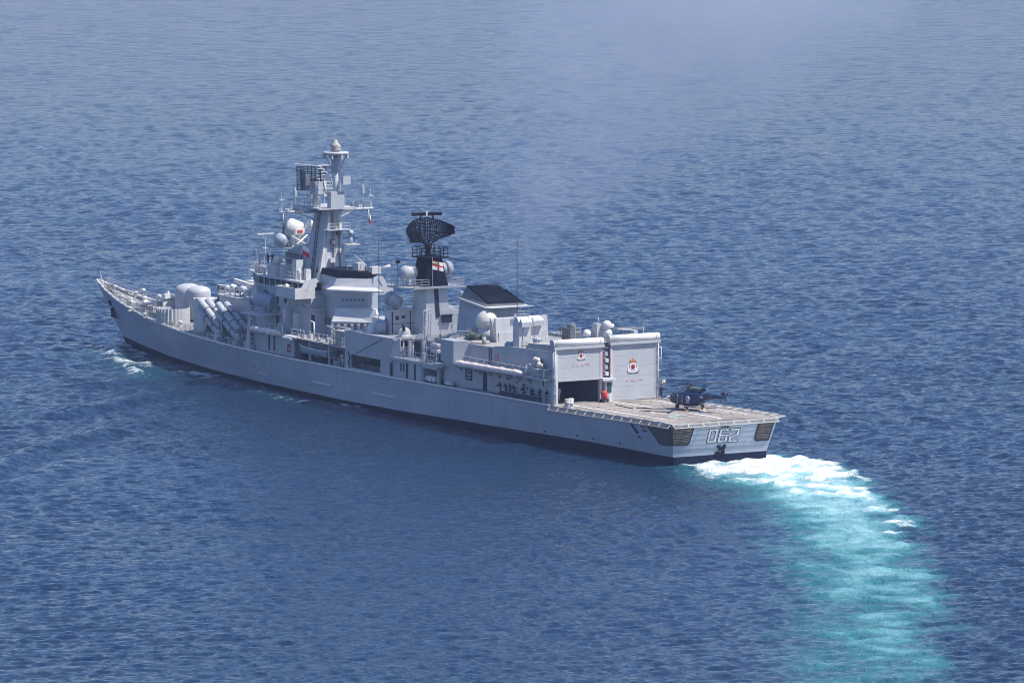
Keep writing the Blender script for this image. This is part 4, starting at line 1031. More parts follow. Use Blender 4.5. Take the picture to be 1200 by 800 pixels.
m = MB(); fc = [(x * 1.0, y * 1.02) for x, y in fb]; m.hexa([(x, y, 15.0 + .10 * (x < 90)) for x, y in fc], [(90 + (x - 90) * .97, y * .92, 15.75 + .25 * (88 <= x < 90)) for x, y in fc]); m.build('funnel_cap', M_BLACK, ff)
m = MB()
# sloped intake hood that catches the sun, with its flared lip
m.hexa([(90.8, 2.78, 13.9), (88.0, 3.55, 13.9), (83.4, -.1, 13.9), (86, -.4, 13.9)], [(90.2, 2.6, 15.0), (88.0, 3.02, 15.0), (84.6, .15, 15.0), (86, -.3, 15.0)])
m.build('funnel_hood', M_LIGHT, ff)
m = MB(); lip = [(92.2, 2.7), (88.2, 4.3), (81.9, -.5), (84.5, -1.2), (88, 2.0)]
m.hexa([(x, y, 13.35) for x, y in lip], [(x, y, 13.55) for x, y in lip]); m.hexa([(x, y, 13.55) for x, y in lip], [(90.8, 2.78, 13.92), (88.1, 3.6, 13.92), (83.2, -.2, 13.92), (86, -.4, 13.92), (88, 2.4, 13.92)])
m.build('funnel_lip', M_WHITE, ff)
m = MB()
m.hexa([(88.0, 3.15, 9.6), (83.6, .2, 9.9), (82.4, -.3, 9.9), (82.0, .4, 9.3), (86.8, 4.6, 9.0)], [(88.0, 3.1, 11.2), (84.7, .2, 11.3), (83.2, -.2, 11.3), (83.0, .1, 11.2), (87.8, 3.3, 11.1)])
m.pz([(88.0, 3.0), (86.8, 4.5), (82.0, .35), (82.6, -.6)], Zd, 9.6)
m.build('intake_housing', M_LIGHT, ff)
m = MB()
for k in range(7):
    a = Vector((86.9, 4.55, 9.3)).lerp(Vector((82.1, .45, 9.5)), (k + .5) / 7); m.hexa([a + Vector((-.1, .02, -.9)), a + Vector((-.45, -.28, -.9)), a + Vector((-.48, -.22, -.9)), a + Vector((-.13, .08, -.9))], [a + Vector((-.1, .02, 0)), a + Vector((-.45, -.28, 0)), a + Vector((-.48, -.22, 0)), a + Vector((-.13, .08, 0))])
m.build('intake_louvre', M_SHADE, ff)
m = MB()
for k in range(9):
    t = k / 9; a = Vector((96.0, 2.32, 8.6)).lerp(Vector((89.6, 3.2, 8.8)), t); b = Vector((96.0, 2.32, 8.6)).lerp(Vector((89.6, 3.2, 8.8)), t + .08)
    m.hexa([a + Vector((0, -.1, 0)), b + Vector((0, -.1, 0)), b + Vector((0, .05, 0)), a + Vector((0, .05, 0))], [a + Vector((0, -.1, .9)), b + Vector((0, -.1, .9)), b + Vector((0, .02, .9)), a + Vector((0, .02, .9))])
for k in range(6):
    a = Vector((87.2, 2.55, 12.15)).lerp(Vector((85.2, .75, 12.25)), k / 5); m.ball(a, .13, 6)
m.build('funnel_vent', M_SHADE, ff)
m = MB(); m.path([(95.9, 2.1, 13.6), (92.0, 2.6, 13.45)], .05, 5); m.path([(96.2, 2.15, 11.0), (88.2, 3.12, 11.0), (85, .5, 11.1)], .03, 4); m.path([(96.2, 2.2, 10.2), (88.2, 3.16, 10.2)], .03, 4); m.path([(86.4, 4.7, 8.3), (84.5, 5.2, 8.1), (79.5, 5.4, 8.3)], .09, 6); m.build('funnel_pipe', M_LIGHT, ff)
m = MB(); m.box(86.5, 87.7, -.3, .7, 15.9, 16.9); m.rail([(88.5, 1.2, 15.9), (86.2, -.4, 15.9)], .5, .8, 1, .05); m.box(84.6, 85.6, -1.6, -.3, 15.6, 16.5); m.tube((85.5, 0, 16.6), (88.0, .4, 17.8), .06, .05, 5); m.tube((84.9, -1.5, 16.1), (84, -2.6, 16.6), .22, .22, 8); m.build('aerial_box', M_LIGHT, ff)
m = MB(); m.box(78.4, 80.8, 5.2, 7.2, Zd, 9.0); m.box(78.2, 81, 5.0, 7.4, 9.0, 9.12); part(m, 'ventilation_house', M_NETM)
m = MB()
for x in (77.0, 78.2, 81.2): m.tube((x, 7.2, Zd), (x, 7.2, 9.6), .09, .09, 6)
m.tube((77, 7.2, 9.6), (81.2, 7.2, 9.6), .1, .1, 6); m.tube((81.2, 7.2, 9.3), (85.2, 6.0, 9.2), .1, .1, 6)
part(m, 'boat_gantry', M_LIGHT)
m = MB(); m.path([(87.2, 6.8, Zd), (87.2, 6.8, 9.5), (88.0, 6.9, 9.6)], .12, 6); part(m, 'davit_arm', M_LIGHT)
for x, y in ((91.4, 6.4), (90.2, 6.6), (89.0, 6.3), (85.6, 6.9), (83.6, 6.7), (82.2, 6.9)): P('deck_fitting', random.choice([M_LIGHT, M_WHITE, M_GREY]), lambda m: (m.box(x - .3, x + .3, y - .25, y + .25, Zd, Zd + .35 + .3 * random.random()), m.tube((x, y, Zd), (x + .2, y, Zd + 1.0), .05, .05, 5)))
# block between funnel and bridge with the doorway's shade painted as a dark panel
m = MB(); m.box(91.3, 98, -4.4, 4.4, Zd - .2, 10.6); m.box(90.9, 98.2, -4.7, 4.7, 10.6, 10.75); bk = part(m, 'bridge_annex', M_GREY)
P('doorway', M_DARK, lambda m: m.box(91.4, 93.6, 4.4, 4.46, 7.2, 9.95), bk)
m = MB(); m.rail([(98, 4.6, 10.75), (94.5, 4.6, 10.75)], 1.1, 1.5, 3, .04); m.build('guard_rail', M_LIGHT, bk)
# whaler bay: side bulwark forward, rolled canvas, tall post
m = MB()
for s in (1, -1):
    m.box(92.4, 103.0, min(s * 4.8, s * 6.9), max(s * 4.8, s * 6.9), 4.4, 7.2)
part(m, 'forward_side_house', M_GREY)
for x in (99.0, 97.6): P('side_door', M_DARK, lambda m: m.box(x, x + .35, 6.9, 6.95, 4.9, 6.9))
def fwalk(s):
    m = MB(); m.box(90.6, 102.6, min(s * 6.7, s * 7.9), max(s * 6.7, s * 7.9), 7.2, 7.35); m.box(91.0, 93.4, min(s * 6.7, s * 8.2), max(s * 6.7, s * 8.2), 6.95, 7.2); o = part(m, 'side_walkway', M_LIGHT)
    r = MB(); r.rail([(102.2, s * 7.7, 7.35), (94.5, s * 7.7, 7.35)], 1.1, 1.6, 2, .04); r.path([(102.6, s * 7.9, 6.6), (102.6, s * 7.9, 8.6), (102.0, s * 7.7, 8.8)], .12); r.path([(95.0, s * 7.8, 7.3), (95.0, s * 7.8, 8.7), (94.2, s * 7.7, 8.8), (94.0, s * 7.7, 7.4)], .10); r.build('handrail', M_LIGHT, o)
    t = MB(); n = 14; pr = [(7.6 * i / n, .42 + .045 * math.sin(i * 2.3)) for i in range(n + 1)]; pr[0] = (0, .3); pr[-1] = (7.6, .3); t.lathe((101.9, s * 8.05, 7.5), (-1, 0, .0), pr, 12); t.build('rolled_canvas', M_TUBE, o)
mirror_pair(fwalk)
for s in (1, -1):
    m = MB(); m.hexa([(103.1, s * 7.0, 4.5), (104.2, s * 7.0, 4.5), (104.2, s * 7.75, 4.5), (103.1, s * 7.75, 4.5)], [(103.3, s * 6.8, 9.2), (104.1, s * 6.8, 9.2), (104.1, s * 7.4, 9.2), (103.3, s * 7.4, 9.2)]); o = part(m, 'support_post', M_GREY)
    b = MB()
    for z in (5.3, 5.9, 6.5, 7.1): b.box(103.08, 103.2, s * 7.2, s * 7.5, z, z + .16)
    b.build('post_step', M_DARK, o)
    b = MB(); b.box(100.5, 105.6, min(s * 4, s * 7.8), max(s * 4, s * 7.8), 9.2, 9.35); b.rail([(105.4, s * 7.6, 9.35), (100.7, s * 7.6, 9.35)], 1.0, 1.2, 3, .04); b.rail([(100.7, s * 4.8, 9.35), (100.7, s * 7.6, 9.35)], 1.0, 1.2, 3, .04); part(b, 'director_platform', M_LIGHT)
m = MB(); m.lathe((104.4, 5.3, 10.95), (1, .25, .08), [(-2.6, .8), (-2.2, .95), (-.9, 1.0), (-.3, 1.12), (.3, 1.12), (.8, .85), (1.15, .2)], 20); m.box(103, 104.4, 4.9, 5.7, 9.35, 10.2); part(m, 'fire_control_director', M_HULL)
# ------------------------------------------------------------------ bridge
m = MB(); m.pz([(92.2, -4.5), (92.2, 4.5), (106.5, 4.5), (110.6, 3.0), (110.6, -3.0), (106.5, -4.5)], Zd - .2, 12.4); br = part(m, 'bridge', M_GREY)
bz = [(93.5, -4.4), (93.5, 4.4), (107.2, 4.4), (110.9, 2.9), (110.9, -2.9), (107.2, -4.4)]
m = MB(); m.pz(bz, 12.4, 12.85); m.pz(bz, 13.75, 14.0); m.pz([(x - .1 if x > 100 else x + .05, y * .985) for x, y in bz], 12.85, 13.75, 1); m.build('wheelhouse', [M_GREY, M_GLASS], br)
m = MB()
for k in range(9): x = 94.2 + 1.55 * k; m.box(x, x + .28, 4.36, 4.42, 12.85, 13.75)
for k in range(5): a = Vector((107.2, 4.42, 12.85)).lerp(Vector((110.9, 2.92, 12.85)), k / 4); m.tube(a, a + Vector((0, 0, .9)), .1, .1, 4)
for k in range(6): m.tube((110.92, -2.9 + 1.16 * k, 12.85), (110.92, -2.9 + 1.16 * k, 13.75), .1, .1, 4)
m.build('window_post', M_GREY, br)
m = MB(); m.pz([(93.0, -5.6), (93.0, 5.6), (104.8, 5.6), (106.5, 4.9), (111.6, 3.3), (111.6, -3.3), (106.5, -4.9), (104.8, -5.6)], 14.0, 14.2); m.build('bridge_roof', M_LIGHT, br)
for s in (1, -1):
    m = MB(); m.box(91.6, 97.0, min(s * 4.4, s * 7.2), max(s * 4.4, s * 7.2), 12.1, 12.3); m.box(91.6, 97, min(s * 7.08, s * 7.2), max(s * 7.08, s * 7.2), 12.3, 13.5); m.box(96.9, 97.0, min(s * 4.4, s * 7.2), max(s * 4.4, s * 7.2), 12.3, 13.5)
    m.box(91.48, 91.6, min(s * 4.3, s * 7.25), max(s * 4.3, s * 7.25), 12.1, 13.55); m.hexa([(91.48, s * 4.1, 13.55), (91.48, s * 6.3, 13.55), (91.6, s * 6.3, 13.55), (91.6, s * 4.1, 13.55)], [(91.48, s * 4.0, 14.7), (91.48, s * 5.7, 14.5), (91.6, s * 5.7, 14.5), (91.6, s * 4.0, 14.7)]); m.tube((91.4, s * 5.6, 13.4), (91.4, s * 5.0, 14.3), .05, .05, 5)
    for x in (92.5, 95.5): m.tube((x, s * 4.5, 11.0), (x, s * 6.8, 12.1), .08, .08, 5)
    m.build('bridge_wing', M_LIGHT if s > 0 else M_GREY, br)
    m = MB(); m.ball((95.6, s * 6.2, 13.4), .35, 10); m.tube((95.6, s * 6.2, 12.3), (95.6, s * 6.2, 13.1), .12, .12, 6); m.build('searchlight', M_WHITE, br)
m = MB()
for x, z0, z1 in ((101.2, 7.6, 10.4), (101.1, 10.6, 13.9)): m.box(x, x + .28, 4.5, 4.62, z0, z1)
m.path([(100.8, 4.56, 10.2), (101.3, 4.56, 9.2), (101.0, 4.56, 7.9)], .09, 5); m.build('cable_trunk', M_DARK, br)
m = MB()
for x, z, w, h in ((104.2, 11.4, .8, .7), (103.2, 9.9, .5, .5), (98.9, 10.9, .5, .8), (97.8, 9.0, .4, .9), (106, 11.0, .3, .9)): m.box(x, x + w, 4.5, 4.58, z, z + h)
m.build('wall_vent', M_DARK, br)
m = MB(); m.box(105.8, 107.4, 4.4, 5.2, 11.0, 12.6); m.box(95.0, 96.3, 4.5, 5.0, 7.6, 9.9); m.box(97.2, 97.9, 4.45, 5.6, 8.6, 10.4); m.build('wall_locker', M_LIGHT, br)
m = MB(); m.rail([(93.2, 5.4, 14.2), (104.6, 5.4, 14.2), (111.3, 3.2, 14.2), (111.3, -3.2, 14.2)], 1.0, 1.4, 2, .03); m.build('guard_rail', M_LIGHT, br)
# monkey island gear
dome('satcom_dome', (102.3, 4.0, 16.2), .62, M_CREAM, 15.6)
m = MB(); m.box(101.2, 103.6, 3.2, 4.8, 14.2, 15.6); m.box(99.6, 100.6, 3.4, 4.6, 14.2, 15.6); part(m, 'roof_cabinet', M_LIGHT)
m = MB(); m.box(96.2, 97.3, 3.5, 4.5, 14.2, 16.7); part(m, 'flag_locker', M_LIGHT)
m = MB(); m.box(94.2, 94.9, 3.4, 4.1, 14.2, 15.6); m.lathe((95.4, 4.5, 14.2), (0, 0, 1), [(0, .3), (1.2, .3), (1.4, .15)], 10); part(m, 'roof_cabinet', M_LIGHT)
m = MB(); m.box(105.2, 106.8, 3.0, 4.4, 14.2, 15.2); m.rail([(104.8, 4.8, 14.2), (109.5, 3.9, 14.2)], 1.3, .9, 3, .04); part(m, 'signal_desk', M_LIGHT)
for x, y, h in ((98.4, 4.4, 1.6), (98.8, 3.8, 1.8), (94.4, 4.9, 1.4), (107.6, 4.2, 2.6), (109.0, 3.6, 3.0), (104.2, 4.9, 2.2)): P('short_aerial', M_LIGHT, lambda m: (m.tube((x, y, 14.2), (x, y, 14.2 + h), .06, .05, 5), m.box(x - .15, x + .15, y - .12, y + .12, 14.2, 14.2 + h * .4)))
# ------------------------------------------------------------------ forward mast
m = MB(); m.hexa([(94.3, -1.75, 14.2), (99.6, -1.75, 14.2), (99.6, 1.75, 14.2), (94.3, 1.75, 14.2)], [(94.2, -.95, 23.3), (97.4, -.95, 23.3), (97.4, .95, 23.3), (94.2, .95, 23.3)]); fm_ = part(m, 'forward_mast', M_GREY)
m = MB()
for yb, yt, w in ((1.2, .75, .42), (-.3, -.1, .38), (-1.35, -.75, .40)):
    m.hexa([(93.95, yb - w, 14.2), (94.3, yb - w, 14.2), (94.3, yb + w, 14.2), (93.95, yb + w, 14.2)], [(94.05, yt - .15, 22.6), (94.25, yt - .15, 22.6), (94.25, yt + .15, 22.6), (94.05, yt + .15, 22.6)])
m.hexa([(93.6, 1.75, 14.2), (94.3, 1.75, 14.2), (94.3, 2.6, 14.2), (93.6, 2.6, 14.2)], [(94.1, 1.2, 20), (94.3, 1.2, 20), (94.3, 1.35, 20), (94.1, 1.35, 20)])
m.build('mast_fin', M_LIGHT, fm_)
m = MB(); m.hexa([(99.4, -1.6, 14.2), (104.8, -1.6, 14.2), (104.8, 1.6, 14.2), (99.4, 1.6, 14.2)], [(98.6, -1.4, 18.6), (104.4, -1.3, 17.4), (104.4, 1.3, 17.4), (98.6, 1.4, 18.6)]); m.build('director_tower', M_GREY, fm_)
m = MB(); m.box(99.0, 106.6, -1.9, 1.9, 17.4, 17.55); m.rail([(99.2, 1.8, 17.55), (106.5, 1.8, 17.55)], 1.0, 1.0, 2, .035)
m.box(93.2, 100.2, -2.6, 2.8, 23.3, 23.5); m.rail([(100.0, 2.6, 23.5), (93.4, 2.6, 23.5)], 1.0, 1.2, 2, .04); m.box(92.6, 94.3, -3.0, -1.0, 18.6, 18.75); m.tube((93.4, -2.0, 18.75), (93.4, -2.0, 19.9), .3, .2, 10); m.tube((93.4, -2, 19.9), (93.4, -2.0, 20.5), .4, .35, 10)
m.box(92.9, 94.4, -1.8, 1.6, 20.6, 20.7); m.rail([(93, -1.7, 20.7), (93, 1.5, 20.7)], .8, .9, 2, .03); m.build('mast_platform', M_GREY, fm_)
m = MB()
for s in (1, -1):
    a, b = Vector((96.4, s * 1.0, 22.9)), Vector((96.4, s * 7.0, 22.95)); m.tube(a, b, .24, .16, 6); m.tube((96.4, s * 1.2, 21.6), (96.4, s * 4.2, 22.85), .10, .08, 5)
    m.tube((96.8, s * 3.0, 23.3), (96.8, s * 7.0, 23.3), .08, .08, 5)
    for y in (3.0, 4.0, 5.0, 6.0, 6.8): m.tube((96.6, s * y, 22.95), (96.6, s * y, 23.7 + .4 * (y % 2)), .07, .05, 5)
    m.tube((96.4, s * 6.3, 22.9), (96.4, s * 6.3, 21.2), .11, .09, 6); m.box(96.1, 96.8, s * 6.6 - .35, s * 6.6 + .35, 24.5, 24.65); m.tube((96.4, s * 6.6, 22.9), (96.4, s * 6.6, 25.6), .06, .05, 5); m.tube((95.5, s * 5.0, 22.9), (95.5, s * 5.0, 26.2), .07, .06, 6); m.box(95.3, 95.7, s * 5 - .15, s * 5 + .15, 25.0, 25.8)
    m.tube((96.5, s * 2.2, 23.3), (96.5, s * 2.2, 26.5), .06, .05, 5); m.box(96.2, 96.9, s * 4.2 - .25, s * 4.2 + .25, 23.3, 23.9)
m.build('signal_yard', M_GREY, fm_)
m = MB(); m.tube((93.7, 0, 21.5), (93.7, 0, 30.3), .38, .30, 10)
for t in np.linspace(0, 2 * math.pi, 7)[:-1]: m.tube((93.7 + .35 * math.cos(t), .35 * math.sin(t), 28.0), (93.7 + 1.35 * math.cos(t), 1.35 * math.sin(t), 30.35), .06, .06, 5)
m.lathe((93.7, 0, 28.1), (0, 0, 1), [(0, .38), (.8, .6), (1.7, .55)], 10); m.tube((93.7, .25, 22.5), (94.6, 1.0, 24.8), .1, .1, 5); m.box(93.2, 94.2, -1.0, 1.0, 23.5, 25.6); m.build('pole_mast', M_GREY, fm_)
m = MB(); m.lathe((93.7, 0, 30.35), (0, 0, 1), [(0, 1.5), (.18, 1.72), (.32, 1.72), (.4, 1.4)], 20)
for t in np.linspace(0, 2 * math.pi, 9)[:-1]: m.box(93.7 + 1.6 * math.cos(t) - .12, 93.7 + 1.6 * math.cos(t) + .12, 1.6 * math.sin(t) - .12, 1.6 * math.sin(t) + .12, 29.9, 30.4)
m.build('mast_head_platform', M_GREY, fm_)
m = MB(); m.lathe((93.7, 0, 30.75), (0, 0, 1), [(0, .5), (.3, .75), (.5, .5), (.75, .72), (1.0, .45), (1.15, .3), (1.5, .2)], 14); m.build('mast_head_beacon', M_NETM, fm_)
m = MB(); m.box(92.6, 93.0, -1.6, -.5, 26.5, 27.6); m.tube((93.4, -.2, 27), (93, -.9, 27), .08, .08, 5); m.build('flat_aerial', M_GREY, fm_)
m = MB(); m.tube((97.8, .6, 23.5), (97.8, .6, 26.5), .55, .4, 10); m.box(97.2, 98.6, 0, 1.2, 25.0, 26.6)
rp = part(m, 'air_search_radar', M_GREY)
m = MB(); axr, nr_ = Vector((.55, .83, 0)).normalized(), Vector((.83, -.55, .22)).normalized()
c = Vector((98.6, .9, 27.0)); ur = nr_.cross(axr).normalized()
if ur.z < 0: ur = -ur
for i in range(9): a = -1.9 + 3.8 * i / 8; m.tube(c + axr * a - ur * 1.6, c + axr * a + ur * 1.6, .06, .06, 4)
for i in range(14): a = -1.6 + 3.2 * i / 13; m.tube(c - axr * 1.9 + ur * a, c + axr * 1.9 + ur * a, .05, .05, 4)
for i in (-1.2, 1.2): m.tube(c + axr * i - nr_ * .5 - ur * 1.4, c + axr * i - nr_ * .5 + ur * 1.4, .1, .1, 5); m.tube(c + axr * i - nr_ * .5, c + axr * i, .08, .08, 5)
m.tube(c - axr * 1.5 - nr_ * .5, c + axr * 1.5 - nr_ * .5, .1, .1, 5); m.path([c - axr * 1.2 - nr_ * .7 - ur * .8, c - nr_ * 1.0 + ur * .4, c + axr * 1.3 - nr_ * .7 + ur * 1.4], .08, 5)
m.build('radar_lattice', M_DARK, rp)
m = MB(); q = c + axr * .6 - nr_ * 1.3; m.box(q.x - .4, q.x + .4, q.y - .3, q.y + .3, q.z - .9, q.z + .9); m.build('radar_cabinet', M_SHADE, rp)
m = MB(); m.tube(c + ur * 1.6 - axr * 1.2, c + ur * 1.9 + axr * 2.2, .09, .09, 5); m.build('radar_bar', M_GREY, rp)
m = MB(); ax2 = Vector((-.25, -.97, 0)); c2_ = Vector((97.0, -.35, 27.2))
for i in range(6): a = -1.2 + 2.4 * i / 5; m.path([c2_ + ax2 * a + Vector((.5 * (1 - (a / 1.2) ** 2 - .4 * t * t), 0, 1.5 * t)) for t in (-1, -.5, 0, .5, 1)], .05, 4)
for t in np.linspace(-1, 1, 8): m.path([c2_ + ax2 * a + Vector((.5 * (1 - (a / 1.2) ** 2 - .4 * t * t), 0, 1.5 * t)) for a in np.linspace(-1.2, 1.2, 6)], .05 if abs(t) < 1 else .08, 4)
m.path([c2_ + ax2 * .9 + Vector((-.2, 0, -1.4)), c2_ + Vector((-1.1, 0, .3)), c2_ - ax2 * .9 + Vector((-.2, 0, 1.4))], .07, 5); m.tube(c2_ + Vector((0, 0, -2.2)), c2_ + Vector((.4, 0, -.5)), .14, .12, 6)
m.build('curved_reflector', M_LIGHT, rp)
# director on the tower: big drum with a red-edged plate, globe below
m = MB(); m.lathe((105.4, .2, 19.9), (.7, .62, .25), [(-1.5, .7), (-1.2, 1.2), (.2, 1.35), (.5, 1.3)], 20); m.box(104.2, 105.4, -1.0, .8, 17.5, 19.3); m.tube((103.5, -1.2, 20.6), (103.5, -2.0, 20.2), .7, .6, 12); gd = part(m, 'gun_fire_director', M_LIGHT)
m = MB(); m.lathe((105.55, .33, 19.95), (.7, .62, .25), [(.35, 1.28), (.6, 1.1), (.9, .6), (1.0, .1)], 20); m.build('director_face', M_SHADE, gd)
m = MB(); m.box(103.55, 103.7, -.75, .75, 19.2, 20.1); m.box(103.5, 103.55, -.6, .6, 19.32, 19.98, 1); m.box(103.45, 103.5, -.38, .38, 19.48, 19.82, 2); m.build('director_plate', [M_WHITE, M_WHITE, M_RED], gd)
m = MB(); m.ball((105.6, 1.6, 18.4), 1.05, 18); m.tube((105.4, 1.2, 17.5), (105.5, 1.5, 18.0), .4, .4, 8); part(m, 'radar_globe', M_HULL)
m = MB(); m.tube((102.6, -.9, 17.7), (103.2, 1.4, 19.2), .12, .12, 5); m.tube((102.6, 1.4, 17.7), (103.2, -.9, 19.2), .12, .12, 5); part(m, 'cross_brace', M_WHITE)
m = MB(); m.tube((107.5, 3.0, 14.2), (107.5, 3.0, 19.2), .07, .06, 5); m.box(107.3, 107.7, 1.8, 4.2, 19.1, 19.25); m.tube((106.6, 2.3, 17.4), (106.6, 3.8, 17.4), .05, .05, 5); m.ball((106.4, 2.0, 18.0), .35, 8); part(m, 'navigation_radar', M_LIGHT)
m = MB()
for z, l in ((16.2, 2.6), (15.4, 3.0)): m.box(100.5, 100.5 + l * 2, 1.6, 1.75, z, z + .12)
m.box(100, 104.5, 1.55, 1.62, 15.6, 17.0, 1)
part(m, 'tower_shelf', [M_GREY, M_SHADE])
m = MB()
for s in (1, -1):
    m.path([(99.7 - .5 * k, s * (1.72 - .17 * k), 14.4 + 1.8 * k) for k in range(6)], .05, 5)
for k in range(26): z = 14.5 + .34 * k; y = 1.75 - (z - 14.2) / 9.1 * .8; m.tube((97.2 - (z - 14.2) * .08, y + .06, z), (96.7 - (z - 14.2) * .08, y + .06, z), .035, .035, 4)
for x in (97.3, 96.7): m.tube((x, 1.82, 14.4), (x - .75, 1.0, 23.2), .04, .04, 4)
m.build('mast_ladder', M_DARK, fm_)
for z, y0, y1 in ((16.4, .2, .9), (17.6, -1.0, -.5), (18.8, .1, .7), (19.9, -.6, -.2), (21.4, -.5, .3)): m = MB(); m.box(93.5, 94.1, y0, y1, z, z + .55); m.tube((93.7, y0, z), (93.7, y0, z - 1.2), .04, .04, 4); m.build('mast_fitting', M_SHADE if z > 18 else M_LIGHT, fm_)
for y in (-1.0, .4, 1.5): m = MB(); m.tube((98.6, y, 23.5), (98.6, y, 25.2), .07, .05, 5); m.box(98.4, 98.8, y - .2, y + .2, 24.6, 25.0); m.build('short_aerial', M_LIGHT, fm_)
m = MB()
for s in (1, -1):
    for a, b in zip(np.arange(1.2, 6.6, .9), np.arange(2.1, 7.4, .9)): m.tube((96.4, s * a, 22.95), (96.8, s * (a + b) / 2, 23.3), .045, .045, 4); m.tube((96.8, s * (a + b) / 2, 23.3), (96.4, s * b, 22.95), .045, .045, 4)
m.build('yard_brace', M_GREY, fm_)
# rigging wires
m = MB()
for a, b in (((96.4, 6.8, 22.8), (95, 5.0, 14.3)), ((96.4, 6.2, 22.8), (95.5, 4.6, 14.3)), ((96.4, -6.8, 22.8), (95, -5, 14.3)), ((96.4, -6.2, 22.8), (95.3, -4.5, 14.3)), ((93.6, 0, 29.5), (70, 0, 19.2))): m.tube(a, b, .012, .012, 3)
part(m, 'signal_halyard', M_DARK)

# ------------------------------------------------------------------ forward deck: missile launchers, gun, breakwater, bow gear
m = MB(); m.pz([(110.4, -3.8), (110.4, 3.8), (119.6, 3.5), (120.8, 2.6), (120.8, -2.6), (119.6, -3.5)], 4.5, 10.1); m.pz([(110.2, -4.0), (110.2, 4.0), (119.7, 3.7), (121, 2.7), (121, -2.7), (119.7, -3.7)], 10.1, 10.25); part(m, 'launcher_deckhouse', M_GREY)
m = MB(); m.box(120.8, 123.6, 2.4, 5.2, 4.6, 9.5); m.hexa([(120.8, 5.2, 4.6), (123.6, 5.2, 4.6), (123.6, 5.3, 4.6), (120.8, 5.3, 4.6)], [(119.4, 5.2, 7.0), (123.6, 5.2, 9.6), (123.6, 5.3, 9.6), (119.4, 5.3, 7.0)])
m.box(120.8, 123.6, -5.2, -2.4, 4.6, 9.5); part(m, 'blast_wall', M_LIGHT)
def launcher(x, y, s):
    """two by two inclined canisters with banded joints"""
    d = Vector((.896, 0, .444)); up = Vector((-.444, 0, .896)); L = 6.7
    m = MB(); base = Vector((x, s * y, 5.85))
    m.box(x - .3, x + 5.4, s * y - .9, s * y + .9, 4.65, 4.85)
    for a, h in ((.3, .5), (4.8, 2.6)):
        for e in (-.7, .7): m.tube((x + a, s * y + e, 4.8), (x + a, s * y + e, 4.9 + h), .12, .12, 6)
    m.tube((x + .3, s * y - .7, 5.2), (x + 4.8, s * y - .7, 8.0), .09, .09, 6); m.tube((x + .3, s * y + .7, 5.2), (x + 4.8, s * y + .7, 8.0), .09, .09, 6)
    m.box(x - .2, x + .7, s * y + .2, s * y + .95, 4.8, 6.1)
    o = part(m, 'missile_launcher', M_LIGHT)
    for e in (-.58, .58):
        for r in (0, 1):
            p = base + Vector((0, e, 0)) + up * (1.10 * r - .55) + d * (.3 * r)
            t = MB(); t.lathe(p, d, [(0, .36), (.1, .47), (L * .30, .47), (L * .31, .45), (L * .62, .45), (L * .63, .47), (L - .1, .47), (L, .38)], 14)
            c_ = t.build('launch_canister', M_GREY, o)
            for q in (.3, .62, .97): t2 = None
            bnd = MB()
            for q in (.29, .62): bnd.lathe(p + d * (L * q), d, [(0, .50), (.13, .50)], 14)
            bnd.lathe(p + d * .02, d, [(0, .3), (.05, .42)], 12)
            bnd.build('canister_band', M_DARK, o)
for s in (1, -1):
    launcher(114.5, 5.35, s); launcher(109.0, 5.5, s)
for x, y in ((113.7, 6.9), (108.3, 7.0), (111.2, 7.2), (106.6, 7.0), (105.4, 6.9)): P('deck_locker', random.choice([M_LIGHT, M_GREY, M_SHADE]), lambda m: (m.box(x - .4, x + .4, y - .3, y + .3, 4.5, 5.2 + .5 * random.random()), m.tube((x + .5, y, 4.5), (x + .5, y, 6.3), .06, .06, 5)))
P('deck_bench', M_LIGHT, lambda m: (m.box(109.5, 116.5, 7.0, 7.25, 5.4, 5.5), m.box(110, 110.15, 7.0, 7.2, 4.5, 5.4), m.box(116, 116.15, 7, 7.2, 4.5, 5.4)))
# rail launcher on top of the deckhouse with wind deflector
m = MB(); m.lathe((115.4, .6, 10.25), (0, 0, 1), [(0, 1.5), (.3, 1.5), (.35, .9), (1.3, .8)], 18); m.box(114.4, 116.4, -.3, 1.5, 11.3, 12.3); sh = part(m, 'rail_launcher', M_GREY)
for y in (-.7, 1.9): b = MB(); b.hexa([(112.8, y - .2, 11.4), (118.2, y - .2, 11.9), (118.2, y + .2, 11.9), (112.8, y + .2, 11.4)], [(112.8, y - .2, 12.0), (118.2, y - .2, 12.4), (118.2, y + .2, 12.4), (112.8, y + .2, 12.0)]); b.build('launch_rail', M_WHITE, sh)
for k in range(5): P('launcher_fitting', [M_WHITE, M_LIGHT, M_SHADE][k % 3], lambda m: (m.lathe((112.4 + 1.4 * k, 2.6, 11.0 + .25 * (k % 2)), (1, .3, .2), [(0, .3), (.1, .42), (.8, .42), (.9, .2)], 10), m.tube((112.6 + 1.4 * k, 2.6, 10.25), (112.6 + 1.4 * k, 2.6, 11), .1, .1, 6)))
m = MB(); m.rail([(119.4, 3.5, 10.25), (110.6, 3.8, 10.25)], 1.0, 1.4, 2, .04); part(m, 'guard_rail', M_LIGHT)
m = MB(); m.box(120.5, 126.8, -.2, .0, 8.2, 10.7); m.box(120.5, 120.7, -.2, 3.2, 8.2, 10.7); m.box(126.6, 126.8, -2.5, 0, 8.2, 10.6); m.box(120.4, 126.9, -.3, .1, 10.7, 10.8, 1); m.box(121, 126.6, -3, -.2, 5, 8.2); part(m, 'wind_deflector', [M_SHADE, M_WHITE])  # off-white top strip paints in the sunlit rim
